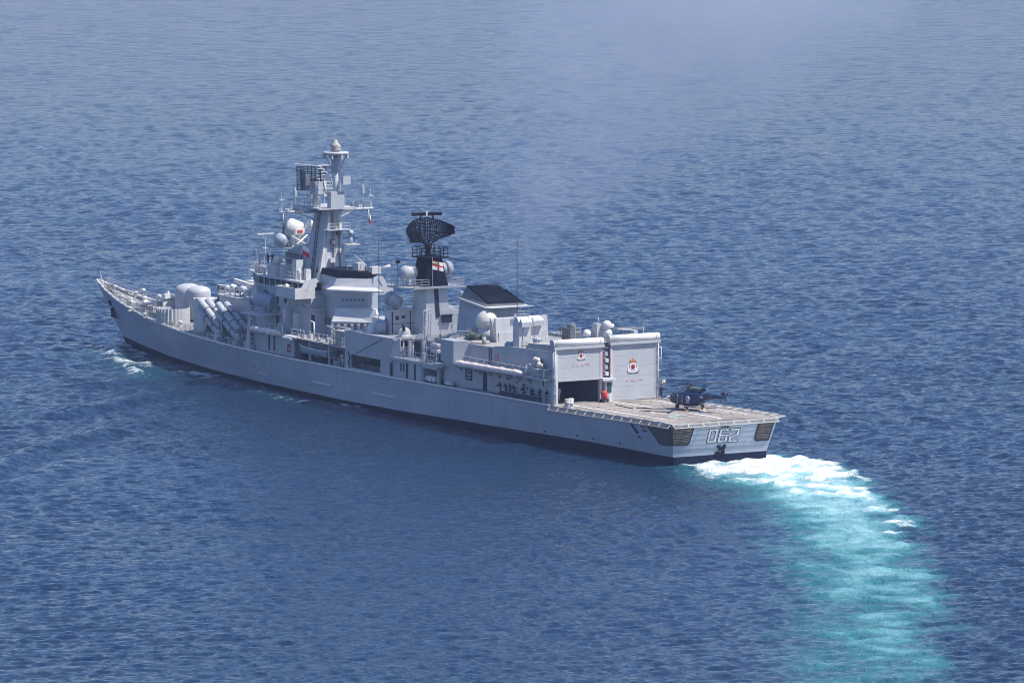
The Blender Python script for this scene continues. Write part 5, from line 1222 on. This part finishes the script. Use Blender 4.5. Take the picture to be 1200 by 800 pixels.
# gun house: tall round drum with domed top
m = MB(); m.lathe((135.3, 0, 5.2), (0, 0, 1), [(0, 1.80), (.3, 1.84), (3.9, 1.82), (4.35, 1.74), (4.65, 1.5), (4.88, 1.1), (5.0, .6), (5.03, .1)], 32); m.lathe((133.2, -.5, 5.6), (0, 0, 1), [(0, 1.6), (3.6, 1.66), (4.0, 1.55), (4.3, 1.1), (4.45, .5), (4.48, .1)], 24); gh = part(m, 'gun_house', M_DOOR)
b = MB(); b.tube((136.9, .1, 8.0), (141.6, .1, 8.5), .2, .12, 10); b.box(136.6, 137.3, -.4, .6, 7.5, 8.6); b.build('gun_barrel', M_GREY, gh)
m = MB(); pts = [(133.6 + 2.15 * math.cos(t), 3.2 + 2.15 * math.sin(t)) for t in np.linspace(R(-20), R(300), 34)]
for a, b_ in zip(pts, pts[1:]): m.hexa([(a[0], a[1], 5.2), (b_[0], b_[1], 5.2), (b_[0] * .999, b_[1] * .98, 5.2), (a[0] * .999, a[1] * .98, 5.2)], [(a[0], a[1], 7.2), (b_[0], b_[1], 7.2), (b_[0] * .999, b_[1] * .98, 7.2), (a[0] * .999, a[1] * .98, 7.2)])
rs_ = part(m, 'round_shield', M_GREY)
b = MB()
for t in np.linspace(R(30), R(255), 18): b.box(133.6 + 2.2 * math.cos(t) - .08, 133.6 + 2.2 * math.cos(t) + .08, 3.2 + 2.2 * math.sin(t) - .08, 3.2 + 2.2 * math.sin(t) + .08, 5.2, 7.3)
b.build('shield_rib', M_LIGHT, rs_)
b = MB(); b.lathe((133.6, 3.2, 6.6), (0, 0, 1), [(0, 2.0), (.1, 2.0)], 24); b.build('shield_floor', M_DECK, rs_)
m = MB()
for s in (1, -1):
    m.hexa([(146.2, s * 1.2, 6.25), (146.2, s * 3.0, 6.25), (137.2, s * 2.9, 7.85), (137.2, s * .9, 7.95)], [(146.2, s * 1.3, 6.5), (146.2, s * 2.9, 6.5), (137.0, s * 2.8, 8.1), (137.0, s * 1.0, 8.3)])
    m.box(137.2, 137.5, min(s * 1.0, s * 2.8), max(s * 1.0, s * 2.8), 5.3, 7.9); m.box(139.5, 139.7, min(s * 1.4, s * 2.6), max(s * 1.4, s * 2.6), 5.3, 7.5)
    for x in (144.6, 142.8): m.box(x, x + .2, min(s * 1.5, s * 2.6), max(s * 1.5, s * 2.6), 5.4, 6.6)
part(m, 'breakwater', M_WHITE)
m = MB()
for x, y in ((138.6, 1.0), (137.6, 1.6), (138.3, -.9)): m.box(x, x + .8, y, y + .7, 7.0, 8.6); m.tube((x, y, 7), (x + .6, y, 8.9), .1, .1, 6)
part(m, 'launcher_fitting', M_LIGHT)
for x, y in ((150.2, 1.2), (150.0, -.9), (146.8, -2.5), (147.4, -3.4)):
    P('capstan', M_WHITE, lambda m: (m.lathe((x, y, dk(x, y)), (0, 0, 1), [(0, .42), (.1, .42), (.2, .26), (.5, .24), (.6, .38), (.7, .34)], 14), m.box(x - .8, x + .8, y - .5, y + .5, dk(x, y) - .02, dk(x, y) + .12)))
for y in (1.1, -1.1):
    P('anchor_chain', M_DARK, lambda m: dstrip(m, [(158.2, y * .5), (152.6, y), (149.0, y * .8), (145.6, y * 1.2)], .40, 0, .05))
for k, x in enumerate((158.6, 154.8, 151.6, 148.6, 143.6, 140.8, 131.2, 120.6, 79.8, 64.2, 22.8)):
    for s in (1, -1):
        y = s * (Yd(x) - .75)
        P('bollard', M_LIGHT if k % 3 else M_METAL, lambda m: (m.lathe((x - .35, y, dk(x, y) - .02), (0, 0, 1), [(0, .15), (.5, .15), (.52, .2), (.6, .2)], 10), m.lathe((x + .35, y, dk(x, y) - .02), (0, 0, 1), [(0, .15), (.5, .15), (.52, .2), (.6, .2)], 10), m.box(x - .6, x + .6, y - .22, y + .22, dk(x, y) - .02, dk(x, y) + .1)))
for x, y, h in ((156.4, .4, 1.0), (153.4, -1.2, .8), (152.0, 1.6, .7), (144.2, .2, .9), (145, 4.0, .6), (139.2, 4.6, .7), (134.2, 5.2, .7), (129.6, 4.2, .8), (152.4, -1.9, 1.4), (149.0, -2.6, 1.2), (143, -3.6, 1.0)):
    P('deck_vent', M_LIGHT, lambda m: (m.lathe((x, y, dk(x, y) - .02), (0, 0, 1), [(0, .18), (h * .7, .18), (h * .75, .34), (h, .28)], 10), m.box(x - .3, x + .3, y - .3, y + .3, dk(x, y) - .02, dk(x, y) + .14)))
P('jackstaff', M_LIGHT, lambda m: (m.tube((161.6, 0, 8.3), (161.7, 0, 9.9), .05, .04, 5), m.tube((160.8, 0, 8.1), (161.7, 0, 9.4), .04, .04, 5)))
for y in (.9, -.9): P('fairlead', M_LIGHT, lambda m: m.lathe((159.5, y * .7, 7.9), (1, 0, 0), [(0, .28), (.7, .28)], 10))

# ------------------------------------------------------------------ helicopter
def make_helicopter():
    root = tag(empty('helicopter', (10.35, -2.75, dk(10.3, -2.75)), R(9)), 'small navy blue helicopter with a glazed nose parked on the flight deck', 'helicopter')
    # local frame: nose +x, origin between the main wheels
    def shell(secs, n=16):
        m = MB(); k0 = 0
        for (x, zc, hw, hh, e) in secs:
            for i in range(n):
                t = 2 * math.pi * i / n; c_, s_ = math.cos(t), math.sin(t)
                m.v.append((x, hw * math.copysign(abs(c_) ** e, c_), zc + hh * math.copysign(abs(s_) ** e, s_)))
        for j in range(len(secs) - 1):
            for i in range(n):
                a = j * n + i; b = j * n + (i + 1) % n; m.f.append((a, b, b + n, a + n)); m.m.append(0); m.s.append(True)
        m.f.append(tuple(range(n))); m.f.append(tuple(range((len(secs) - 1) * n, len(secs) * n))); m.m += [0, 0]; m.s += [False, False]
        return m
    body = shell([(-2.1, 1.85, .42, .46, .8), (-1.5, 1.62, .82, .76, .75), (-.6, 1.47, 1.1, .92, .7), (.8, 1.43, 1.2, .92, .7), (2.4, 1.42, 1.22, .92, .72), (3.1, 1.38, 1.16, .84, .8)]).build('fuselage', M_NAVY, root)
    gl = shell([(3.06, 1.38, 1.15, .83, .8), (3.7, 1.34, 1.08, .76, .9), (4.2, 1.25, .86, .58, 1), (4.5, 1.15, .52, .36, 1), (4.62, 1.08, .15, .12, 1)])
    gl.build('nose_glazing', M_GLASS, root)
    f = MB()
    for y in (-.75, -.3, .3, .75): f.path([(3.1, y, 2.18 - .12 * abs(y)), (3.75, y * .95, 2.02 - .1 * abs(y)), (4.25, y * .75, 1.7), (4.55, y * .35, 1.3)], .035, 4)
    for s in (1, -1): f.path([(3.1, s * 1.17, 1.5), (3.75, s * 1.08, 1.42), (4.25, s * .85, 1.3), (4.55, s * .4, 1.15)], .035, 4); f.path([(3.1, s * 1.15, 2.0), (3.1, s * 1.17, .7)], .04, 4)
    f.build('nose_frame', M_METAL, root)  # bright metal stands in for light glints on the glazing
    for s in (1, -1):
        w = MB(); w.hexa([(2.0, s * 1.19, 1.5), (2.95, s * 1.17, 1.5), (2.95, s * 1.10, 1.5), (2.0, s * 1.12, 1.5)], [(2.05, s * 1.09, 2.05), (2.9, s * 1.06, 2.05), (2.9, s * 1.0, 2.05), (2.05, s * 1.02, 2.05)]); w.build('side_window', M_GLASS, root)
        r = MB(); r.lathe((-.15, s * 1.085, 1.55), (0, s, 0), [(0, .33), (.10, .33)], 18); o = r.build('roundel', M_FWHITE, root)
        q = MB(); q.lathe((-.15, s * 1.085, 1.55), (0, s, 0), [(.10, .2), (.115, .2)], 16); q.lathe((-.15, s * 1.085, 1.55), (0, s, 0), [(.10, .09), (.13, .09)], 12, 1); q.build('roundel_centre', [M_FNAVY, M_FORANGE], o)
        t = MB(); text_block(t, lambda u, v: (u, s * 1.165, v), .25, -.6, .98, 1.14, 1, 0, .95, 12); text_block(t, lambda u, v: (u, s * (.60 + .06 * (u + 1.9)), v), -1.95, -2.55, 1.75, 2.05, 1, 0, .9, 15); t.build('side_lettering', M_FWHITE, root)
        dl_ = MB()
        for x in (1.85, .95): dl_.box(x, x + .04, min(s * 1.15, s * 1.23), max(s * 1.15, s * 1.23), .8, 2.0)
        dl_.build('door_seam', M_LIGHT, root)
    bm_ = shell([(-1.6, 1.80, .52, .52, .85), (-2.6, 1.9, .42, .42, .9), (-4.0, 2.02, .31, .30, 1), (-5.6, 2.12, .20, .20, 1), (-6.0, 2.16, .10, .11, 1)], 12).build('tail_boom', M_NAVY, root)
    e = MB(); e.lathe((.9, 0, 2.62), (-1, 0, .03), [(-.5, .2), (-.2, .34), (.6, .36), (1.4, .34), (2.0, .28), (2.5, .24), (2.75, .22)], 14); e.box(-1.4, .2, -.12, .12, 2.2, 2.5); e.build('turbine', M_OLIVE, root)
    x_ = MB(); x_.lathe((-1.7, 0, 2.7), (-1, 0, .1), [(0, .23), (.45, .25)], 12); x_.build('exhaust', M_BLACK, root)
    co = shell([(1.9, 2.3, .2, .12, 1), (1.2, 2.38, .42, .28, 1), (.2, 2.36, .46, .3, 1), (-.5, 2.3, .3, .2, 1)], 12).build('gearbox_cowl', M_NAVY, root)
    st = MB(); st.hexa([(-4.5, -1.25, 2.05), (-4.0, -1.25, 2.05), (-3.8, 0, 2.05), (-4.6, 0, 2.05)], [(-4.5, -1.25, 2.11), (-4.0, -1.25, 2.11), (-3.8, 0, 2.13), (-4.6, 0, 2.13)]); st.hexa([(-4.5, 1.25, 2.05), (-4.0, 1.25, 2.05), (-3.8, 0, 2.05), (-4.6, 0, 2.05)], [(-4.5, 1.25, 2.11), (-4.0, 1.25, 2.11), (-3.8, 0, 2.13), (-4.6, 0, 2.13)])
    for s in (1, -1): st.box(-4.7, -4.0, s * 1.22 - .03, s * 1.22 + .03, 1.75, 2.55)
    st.build('tailplane', M_NAVY, root)
    sk = MB(); sk.path([(-5.2, 0, 2.0), (-5.8, 0, 1.3), (-6.3, 0, 1.35)], .05, 5); sk.build('tail_guard', M_NAVY, root)
    hub = MB(); hub.tube((.75, 0, 2.6), (.75, 0, 3.25), .13, .11, 10); hub.lathe((.75, 0, 3.15), (0, 0, 1), [(0, .25), (.12, .34), (.24, .2)], 12)
    mr = hub.build('main_rotor', M_DARK, root)
    for k, (az, mt) in enumerate(((12, M_BEIGE), (132, M_DARK), (252, M_DARK))):
        a = R(az); d = Vector((math.cos(a), math.sin(a), 0)); q = Vector((-d.y, d.x, 0)); b = MB()
        sec = [(.3, .07, 0), (.9, .10, .02), (1.1, .19, .03), (3.2, .19, .0), (5.4, .19, -.16)]
        for (r0, w0, z0), (r1, w1, z1) in zip(sec, sec[1:]):
            A, B = Vector((.75, 0, 3.27)) + d * r0 + Vector((0, 0, z0)), Vector((.75, 0, 3.27)) + d * r1 + Vector((0, 0, z1)); tw = Vector((0, 0, .05))
            b.hexa([A - q * w0 - tw, B - q * w1 - tw, B + q * w1, A + q * w0], [A - q * w0 + Vector((0, 0, 0)), B - q * w1, B + q * w1 + tw, A + q * w0 + tw])
        b.build('rotor_blade', M_DARK, mr)
        if k == 0:
            t = MB(); A = Vector((.75, 0, 3.05)) + d * 4.5; t.hexa([A - q * .34, A + d * .95 - q * .34, A + d * .95 + q * .34, A + q * .34], [A - q * .26 + Vector((0, 0, .52)), A + d * .9 - q * .26 + Vector((0, 0, .4)), A + d * .9 + q * .26 + Vector((0, 0, .4)), A + q * .26 + Vector((0, 0, .52))]); t.build('blade_cover', M_BEIGE, mr)
    tr_ = MB(); tr_.tube((-6.0, -.1, 2.2), (-6.0, -.4, 2.2), .08, .08, 8)
    t_ = tr_.build('tail_rotor', M_DARK, root)
    for k in range(3):
        a = R(20 + 120 * k); d = Vector((math.cos(a), 0, math.sin(a))); q = Vector((-d.z, 0, d.x)) * .09; c_ = Vector((-6.0, -.38, 2.2)); b = MB()
        for r0, r1, mi in ((.1, .7, 0), (.7, .95, 1)):
            b.hexa([c_ + d * r0 - q, c_ + d * r1 - q, c_ + d * r1 + q, c_ + d * r0 + q], [c_ + d * r0 - q - Vector((0, .03, 0)), c_ + d * r1 - q - Vector((0, .03, 0)), c_ + d * r1 + q - Vector((0, .03, 0)), c_ + d * r0 + q - Vector((0, .03, 0))], mi)
        b.build('tail_rotor_blade', [M_DARK, M_RED], t_)
    def wheel(x, y, r, w):
        m = MB(); m.lathe((x, y - w / 2, r), (0, 1, 0), [(0, r * .7), (w * .2, r), (w * .8, r), (w, r * .7)], 16); o = m.build('wheel', M_BLACK, root)
        h = MB(); h.lathe((x, y - w / 2 - .02, r), (0, 1, 0), [(0, r * .55), (w + .04, r * .55)], 12); h.build('wheel_hub', M_YELLOW, o)
    for s in (1, -1):
        wheel(0, s * 1.3, .32, .22)
        m = MB(); m.tube((0, s * 1.3, .32), (.1, s * 1.05, 1.0), .07, .07, 6); m.tube((0, s * 1.3, .34), (-.3, s * .8, .85), .05, .05, 6); m.build('wheel_strut', M_NAVY, root)
        c = MB(); c.hexa([(-.38, s * 1.3 - .2, .0), (-.22, s * 1.3 - .2, 0), (-.22, s * 1.3 + .2, 0), (-.38, s * 1.3 + .2, 0)], [(-.38, s * 1.3 - .2, .2), (-.30, s * 1.3 - .2, .2), (-.30, s * 1.3 + .2, .2), (-.38, s * 1.3 + .2, .2)]); c.build('wheel_chock', M_YELLOW, root)
    for y in (-.14, .14): wheel(3.6, y, .24, .14)
    m = MB(); m.tube((3.6, 0, .24), (3.45, 0, .75), .07, .07, 6); m.build('nose_strut', M_NAVY, root)
    root.scale = (.86, 1.0, .94)
    return root
make_helicopter()

# ------------------------------------------------------------------ flags
def flag(name, label, cat, c, ax, w, h, cells, mats, wave=.08, extra=None):
    """waving cloth with thickness; cells(u, v) -> material index, u along the fly, v from foot to head"""
    root = tag(empty(name, c), label, cat); ax = Vector(ax); axh = Vector((ax.x, ax.y, 0)).normalized() if abs(ax.x) + abs(ax.y) > 0 else Vector((1, 0, 0)); n = Vector((-axh.y, axh.x, 0)); m = MB(); N, K = 30, 20
    def pt(u, v): return ax * (u * w) + Vector((0, 0, (v - 1) * h - .12 * u * w)) + n * (wave * math.sin(u * 7 + v * 1.3) * (.3 + u))
    for side in (0, 1):
        k0 = len(m.v)
        for i in range(N + 1):
            for j in range(K + 1): m.v.append(tuple(pt(i / N, j / K) + n * (.012 if side else -.012)))
        for i in range(N):
            for j in range(K):
                a = k0 + i * (K + 1) + j; m.f.append((a, a + K + 1, a + K + 2, a + 1)); m.m.append(cells((i + .5) / N, (j + .5) / K)); m.s.append(True)
    m.build('flag_cloth', mats, root)
    if extra: extra(root)
    return root
def ensign_cells(u, v):
    if abs(v - .5) < .09 or abs(u - .5) < .06: return 1
    if u < .44 and v > .59:
        t = (v - .59) / .41
        return 2 if t > .67 else (0 if t > .33 else 3)
    return 0
m = MB(); m.tube((66.6, 1.0, 15.6), (66.3, 1.2, 19.3), .05, .04, 5); part(m, 'ensign_staff', M_GREY)
flag('ensign_flag', 'white ensign with a red cross flying in front of the black mast top', 'flag', (66.3, 1.2, 18.85), (.05, -.97, -.10), 1.75, 1.1, ensign_cells, [M_FWHITE, M_FRED, M_FORANGE, M_FGREEN], .10)
m = MB(); m.tube((98.6, 3.2, 15.4), (96.2, 3.5, 18.6), .05, .04, 5); part(m, 'flag_staff', M_WHITE)
flag('signal_flag', 'small flag, white above red, on a slanted staff over the bridge', 'flag', (96.4, 3.4, 18.6), (-.35, -.75, -.35), 1.0, 1.3, lambda u, v: 0 if v > .48 else 1, [M_FWHITE, M_FRED], .08)
flag('pennant_flag', 'narrow white and red pennant hanging from the starboard end of the yard', 'flag', (96.4, -6.3, 22.6), (-.12, -.30, -.5), 1.0, 1.35, lambda u, v: 0 if v > .5 else 1, [M_FWHITE, M_FRED], .06)

# ------------------------------------------------------------------ people: one continuous skinned body each
def make_person_mesh(name, pose, cloth):
    J = {'pel': (0, 0, .95), 'bel': (0, 0, 1.12), 'chest': (.01, 0, 1.36), 'neck': (.01, 0, 1.51), 'head': (.03, 0, 1.62), 'top': (.03, 0, 1.72)}
    lean = {'stand': 0, 'lean': .18, 'sit': .05}[pose]
    for k in ('bel', 'chest', 'neck', 'head', 'top'): x, y, z = J[k]; J[k] = (x + lean * (z - .95) * 1.6, y, z)
    for s, n in ((1, 'l'), (-1, 'r')):
        sx = J['chest'][0]
        J['sh' + n] = (sx, s * .20, 1.42); J['hip' + n] = (0, s * .10, .90)
        if pose == 'lean': J['el' + n] = (sx + .16, s * .27, 1.20); J['wr' + n] = (sx + .38, s * .22, 1.14); J['ha' + n] = (sx + .46, s * .20, 1.13)
        else: J['el' + n] = (sx - .03, s * .27, 1.14); J['wr' + n] = (sx + .06, s * .27, .90); J['ha' + n] = (sx + .08, s * .27, .81)
        if pose == 'sit': J['kn' + n] = (.42, s * .12, .88); J['an' + n] = (.44, s * .12, .46); J['to' + n] = (.60, s * .13, .42)
        else: J['kn' + n] = (.03, s * .11, .50); J['an' + n] = (-.01 + .08 * s, s * .12, .09); J['to' + n] = (.17 + .08 * s, s * .14, .04)
    rad = {'pel': .155, 'bel': .14, 'chest': .165, 'neck': .06, 'head': .105, 'top': .07, 'sh': .085, 'el': .052, 'wr': .042, 'ha': .045, 'hip': .105, 'kn': .072, 'an': .052, 'to': .045}
    names = list(J); E_ = [('pel', 'bel'), ('bel', 'chest'), ('chest', 'neck'), ('neck', 'head'), ('head', 'top')]
    for n in 'lr': E_ += [('chest', 'sh' + n), ('sh' + n, 'el' + n), ('el' + n, 'wr' + n), ('wr' + n, 'ha' + n), ('pel', 'hip' + n), ('hip' + n, 'kn' + n), ('kn' + n, 'an' + n), ('an' + n, 'to' + n)]
    me_ = bpy.data.meshes.new(name); me_.from_pydata([J[k] for k in names], [(names.index(a), names.index(b)) for a, b in E_], [])
    o = bpy.data.objects.new(name, me_); COL.objects.link(o)
    md = o.modifiers.new('skin', 'SKIN'); o.modifiers.new('sub', 'SUBSURF').levels = 1
    sv = me_.skin_vertices[0].data
    for i, k in enumerate(names):
        r = rad.get(k) or rad[k[:-1]]; sv[i].radius = (r, r); sv[i].use_root = (k == 'pel')
    dg = bpy.context.evaluated_depsgraph_get(); out = bpy.data.meshes.new_from_object(o.evaluated_get(dg)); out.name = name
    bpy.data.objects.remove(o); out.materials.clear()
    for mt in (cloth, M_SKIN, M_HAIR, M_BLACK): out.materials.append(mt)
    hd, hl = Vector(J['head']), [Vector(J['ha' + n]) for n in 'lr']
    for p in out.polygons:
        c = p.center; p.use_smooth = True
        if c.z > hd.z - .11: p.material_index = 2 if (c.z > hd.z + .045 or c.x < hd.x - .04) else 1
        elif min((c - h).length for h in hl) < .10: p.material_index = 1
        elif pose != 'sit' and c.z < .09: p.material_index = 3
    return out
PM = {(p, c): make_person_mesh('person', p, mt) for p in ('stand', 'lean') for c, mt in (('navy', M_CLOTH), ('white', M_WHITES))}
PM[('sit', 'navy')] = make_person_mesh('person', 'sit', M_CLOTH)
def person(x, y, z, rz, pose, cloth, label, group):
    o = bpy.data.objects.new('person', PM[(pose, cloth)]); COL.objects.link(o); o.location = (x, y, z); o.rotation_euler = (0, 0, R(rz)); tag(o, label, 'person', group); return o
GR = 'sailors at the port rail beside the hangar'
for k, (x, y, rz, pose, lab) in enumerate((
    (39.3, 7.0, 80, 'lean', 'sailor in dark overalls leaning out, farthest forward at the port rail'),
    (37.5, 7.25, 100, 'lean', 'sailor in dark overalls bending at the rail beside the tall upright sailor'),
    (36.9, 6.95 + .15, 60, 'stand', 'upright sailor in dark overalls, tallest of the forward group at the rail'),
    (35.5, 7.25, 40, 'lean', 'sailor in dark overalls bending just aft of the upright one'),
    (33.4, 7.2, 120, 'lean', 'sailor in dark overalls stooping alone midway along the port rail'),
    (31.6, 7.2, 75, 'stand', 'sailor in dark overalls standing under the forward end of the gun platform'),
    (30.9, 7.3, 95, 'lean', 'sailor in dark overalls bending under the middle of the gun platform'),
    (29.6, 7.15, 20, 'stand', 'sailor in dark overalls facing forward under the after end of the gun platform'),
    (28.0, 7.2, 200, 'stand', 'sailor in dark overalls nearest the hangar corner post'))):
    person(x, y, dk(x, y), rz, pose, 'navy', lab, GR)
person(107.4, 3.9, 14.2, 60, 'stand', 'navy', 'sailor in dark clothing standing forward on the bridge roof', 'lookouts on the bridge roof')
person(105.6, 3.6, 15.2, 90, 'stand', 'navy', 'sailor in dark clothing on the signal desk of the bridge roof', 'lookouts on the bridge roof')
person(104.7, 3.4, 15.2, 150, 'lean', 'navy', 'sailor leaning forward on the signal desk beside the white dome', 'lookouts on the bridge roof')
person(79.4, 6.9, dk(79.4, 6.9), 100, 'lean', 'white', 'figure in pale clothing at the port side gap below the funnel deck', None)
person(26.6, -7.7 + .9, dk(26.6, -6.8) + .0, 190, 'stand', 'navy', 'sailor in dark clothing beside the starboard hangar corner', None) if False else None
person(24.8, -7.0, dk(24.8, -7.0), 170, 'lean', 'navy', 'sailor in dark clothing stooping by the starboard edge of the flight deck', None)
person(29.5, 4.6, dk(29.5, 4.6), 150, 'stand', 'white', 'figure in white clothing standing inside the open hangar', None)
person(30.6, 6.1, dk(30.6, 6.1), 160, 'stand', 'navy', 'figure in dark clothing just inside the open hangar by the port wall', None)

# ------------------------------------------------------------------ loose gear
ft = tag(empty('fire_trolley', (25.2, .75, dk(25.2, .75))), 'red fire-fighting trolley standing before the hangar control cab', 'fire trolley')
m = MB(); m.lathe((0, 0, .34), (0, 0, 1), [(0, .32), (.1, .40), (.75, .40), (.98, .28), (1.06, .1)], 16); m.build('extinguisher_tank', M_RED, ft)
m = MB(); m.box(-.42, .42, -.45, .45, .22, .34); m.path([(-.42, -.3, .3), (-.65, -.3, 1.2), (-.65, .3, 1.2), (-.42, .3, .3)], .03, 5); m.build('trolley_frame', M_DARK, ft)
for y in (-.46, .46): m = MB(); m.lathe((0, y - .06, .2), (0, 1, 0), [(0, .2), (.12, .2)], 12); m.build('wheel', M_BLACK, ft)
def raft(x, y, z, label, L=2.3, r=.40):
    root = tag(empty('life_raft', (x, y, z)), label, 'life raft', 'white life raft canisters')
    m = MB(); m.lathe((-L / 2, 0, r + .18), (1, 0, 0), [(0, r * .5), (.1, r * .9), (.25, r), (L / 2 - .05, r), (L / 2, r * 1.05), (L / 2 + .05, r), (L - .25, r), (L - .1, r * .9), (L, r * .5)], 16); m.build('canister', M_WHITE, root)
    m = MB()
    for a in (-.6, .6): m.box(a - .08, a + .08, -r, r, 0, .3); m.lathe((a - .04, 0, r + .18), (1, 0, 0), [(0, r + .015), (.08, r + .015)], 16)
    m.build('cradle', M_DARK, root)
raft(55.3, 7.55, dk(55.3, 7.5), 'white life raft canister on the main deck edge under the boat deck')
raft(50.9, 7.6, dk(50.9, 7.5), 'smaller white life raft canister lying on deck below the numbered plate', 1.9, .26)
lr = tag(empty('life_ring', (33.6, 7.0, 6.25)), 'red and white life ring on the hangar side above the sailors', 'life ring')
m = MB(); N = 20
for i in range(N):
    t0, t1 = 2 * math.pi * i / N, 2 * math.pi * (i + 1) / N; m.tube((.42 * math.cos(t0), .12, .42 * math.sin(t0)), (.42 * math.cos(t1), .12, .42 * math.sin(t1)), .11, .11, 8, 0 if (i // 3) % 3 else 1)
m.build('ring', [M_RED, M_FWHITE], lr)
m = MB(); m.box(-.3, .3, 0, .05, -.5, .5); m.build('bracket', M_SHADE, lr)
lr2 = copy_tree(lr); lr2.location = (93.8, 6.9, 5.6); tag(lr2, 'orange-red life ring on the wall ahead of the ship\'s boat', 'life ring')
# ship's boat slung in the port bay
bt = tag(empty('ship_boat', (87.2, 6.6, 5.15)), 'grey open boat with a pale gunwale stowed in the port bay beneath the funnel deck', 'boat')
m = MB(); n = 14; secs = []
for i in range(n + 1):
    t = i / n; x = -4.3 + 8.6 * t; w = 1.05 * (1 - max(0, (t - .55) / .45) ** 2.2) * (.86 + .14 * min(1, t / .2)); w = max(w, .03); zk = .05 + .35 * max(0, (t - .7) / .3) ** 2; zt = 1.05 + .25 * t * t
    secs.append([(x, -w, zt), (x, -w * .92, (zt + zk) / 2), (x, -w * .45, zk + .1), (x, 0, zk), (x, w * .45, zk + .1), (x, w * .92, (zt + zk) / 2), (x, w, zt)])
for s_ in secs: m.v += s_
for i in range(n):
    for j in range(6): a = i * 7 + j; m.f.append((a, a + 7, a + 8, a + 1)); m.m.append(0); m.s.append(True)
m.f.append(tuple(range(7))); m.m.append(0); m.s.append(False)
m.build('boat_hull', M_HULL, bt)
m = MB(); m.path([s_[0] for s_ in secs], .09, 6); m.path([s_[6] for s_ in secs], .09, 6); m.tube(secs[0][0], secs[0][6], .09, .09, 6); m.build('boat_gunwale', M_WHITE, bt)
m = MB()
for x in (-2.6, -.8, 1.0): m.box(x, x + .4, -.9, .9, .75, .82)
m.box(-3.6, 2.6, -.7, .7, .35, .4); m.build('boat_thwart', M_BEIGE, bt)
m = MB()
for x in (-2.8, 2.2): m.box(x - .12, x + .12, -1.0, 1.0, -.65, .2)
m.build('boat_cradle', M_DARK, bt)
# drums at the hangar corner, hoses
for k, (x, y, mt, lab) in enumerate(((23.9, 6.2, M_LIGHT, 'short pale drum standing on the flight deck inboard of another near the hangar'), (23.6, 6.9, M_NETM, 'short grey drum standing at the port edge of the flight deck'))):
    o = MB().lathe((0, 0, 0), (0, 0, 1), [(0, .30), (.05, .33), (.4, .31), (.45, .34), (.5, .31), (.92, .33), (.95, .3)], 14).build('deck_drum', mt); o.location = (x, y, dk(x, y)); tag(o, lab, 'drum', 'drums by the hangar')

# ------------------------------------------------------------------ faint exhaust drifting up and to starboard
def smoke_plume(x0, x1, y0, y1, z0, z1, dens):
    o, mat, v = volume_box('exhaust_smoke', x0, x1, y0, y1, z0, z1, dens, (.70, .80, 1.0), .1)
    nd, l = mat.node_tree.nodes, mat.node_tree.links
    g = nd.new('ShaderNodeNewGeometry'); sp = nd.new('ShaderNodeSeparateXYZ'); l.new(g.outputs['Position'], sp.inputs[0])
    def mt(op, a, b=0.0, c=None):
        k = nd.new('ShaderNodeMath'); k.operation = op
        for i, q in enumerate((a, b) if c is None else (a, b, c)):
            if isinstance(q, (int, float)): k.inputs[i].default_value = q
            else: l.new(q, k.inputs[i])
        return k.outputs[0]
    t = mt('DIVIDE', mt('SUBTRACT', sp.outputs[2], 16.3), 46.0)
    cx, cy = mt('ADD', 53.0, mt('MULTIPLY', t, -14.0)), mt('ADD', -.4, mt('MULTIPLY', mt('POWER', mt('MAXIMUM', t, 0.0), 1.05), -34.0))
    rad = mt('ADD', 2.0, mt('MULTIPLY', t, 40.0))
    dx, dy = mt('SUBTRACT', sp.outputs[0], cx), mt('SUBTRACT', sp.outputs[1], cy)
    r = mt('DIVIDE', mt('SQRT', mt('ADD', mt('MULTIPLY', dx, dx), mt('MULTIPLY', dy, dy))), rad)
    nz = nd.new('ShaderNodeTexNoise'); nz.inputs['Scale'].default_value = .06; nz.inputs['Detail'].default_value = 4; l.new(g.outputs['Position'], nz.inputs['Vector'])
    fall = nd.new('ShaderNodeMapRange'); fall.interpolation_type = 'SMOOTHSTEP'
    fall.inputs['From Min'].default_value = 1.0; fall.inputs['From Max'].default_value = .15; l.new(r, fall.inputs['Value'])
    nr = nd.new('ShaderNodeMapRange'); nr.inputs['From Min'].default_value = .34; nr.inputs['From Max'].default_value = .72; l.new(nz.outputs[0], nr.inputs['Value'])
    top = nd.new('ShaderNodeMapRange'); top.interpolation_type = 'SMOOTHSTEP'; top.inputs['From Min'].default_value = 1.25; top.inputs['From Max'].default_value = .7; l.new(t, top.inputs['Value'])
    d = mt('MULTIPLY', mt('MULTIPLY', fall.outputs[0], nr.outputs[0]), mt('MULTIPLY', top.outputs[0], mt('DIVIDE', dens, mt('ADD', .55, mt('MULTIPLY', t, 1.3)))))
    l.new(d, v.inputs['Density'])
    tag(o, 'thin veil of exhaust smoke drifting up from the after funnel', 'smoke', kind='stuff')
smoke_plume(-18, 100, -92, 42, 16.7, 74, 0.09)
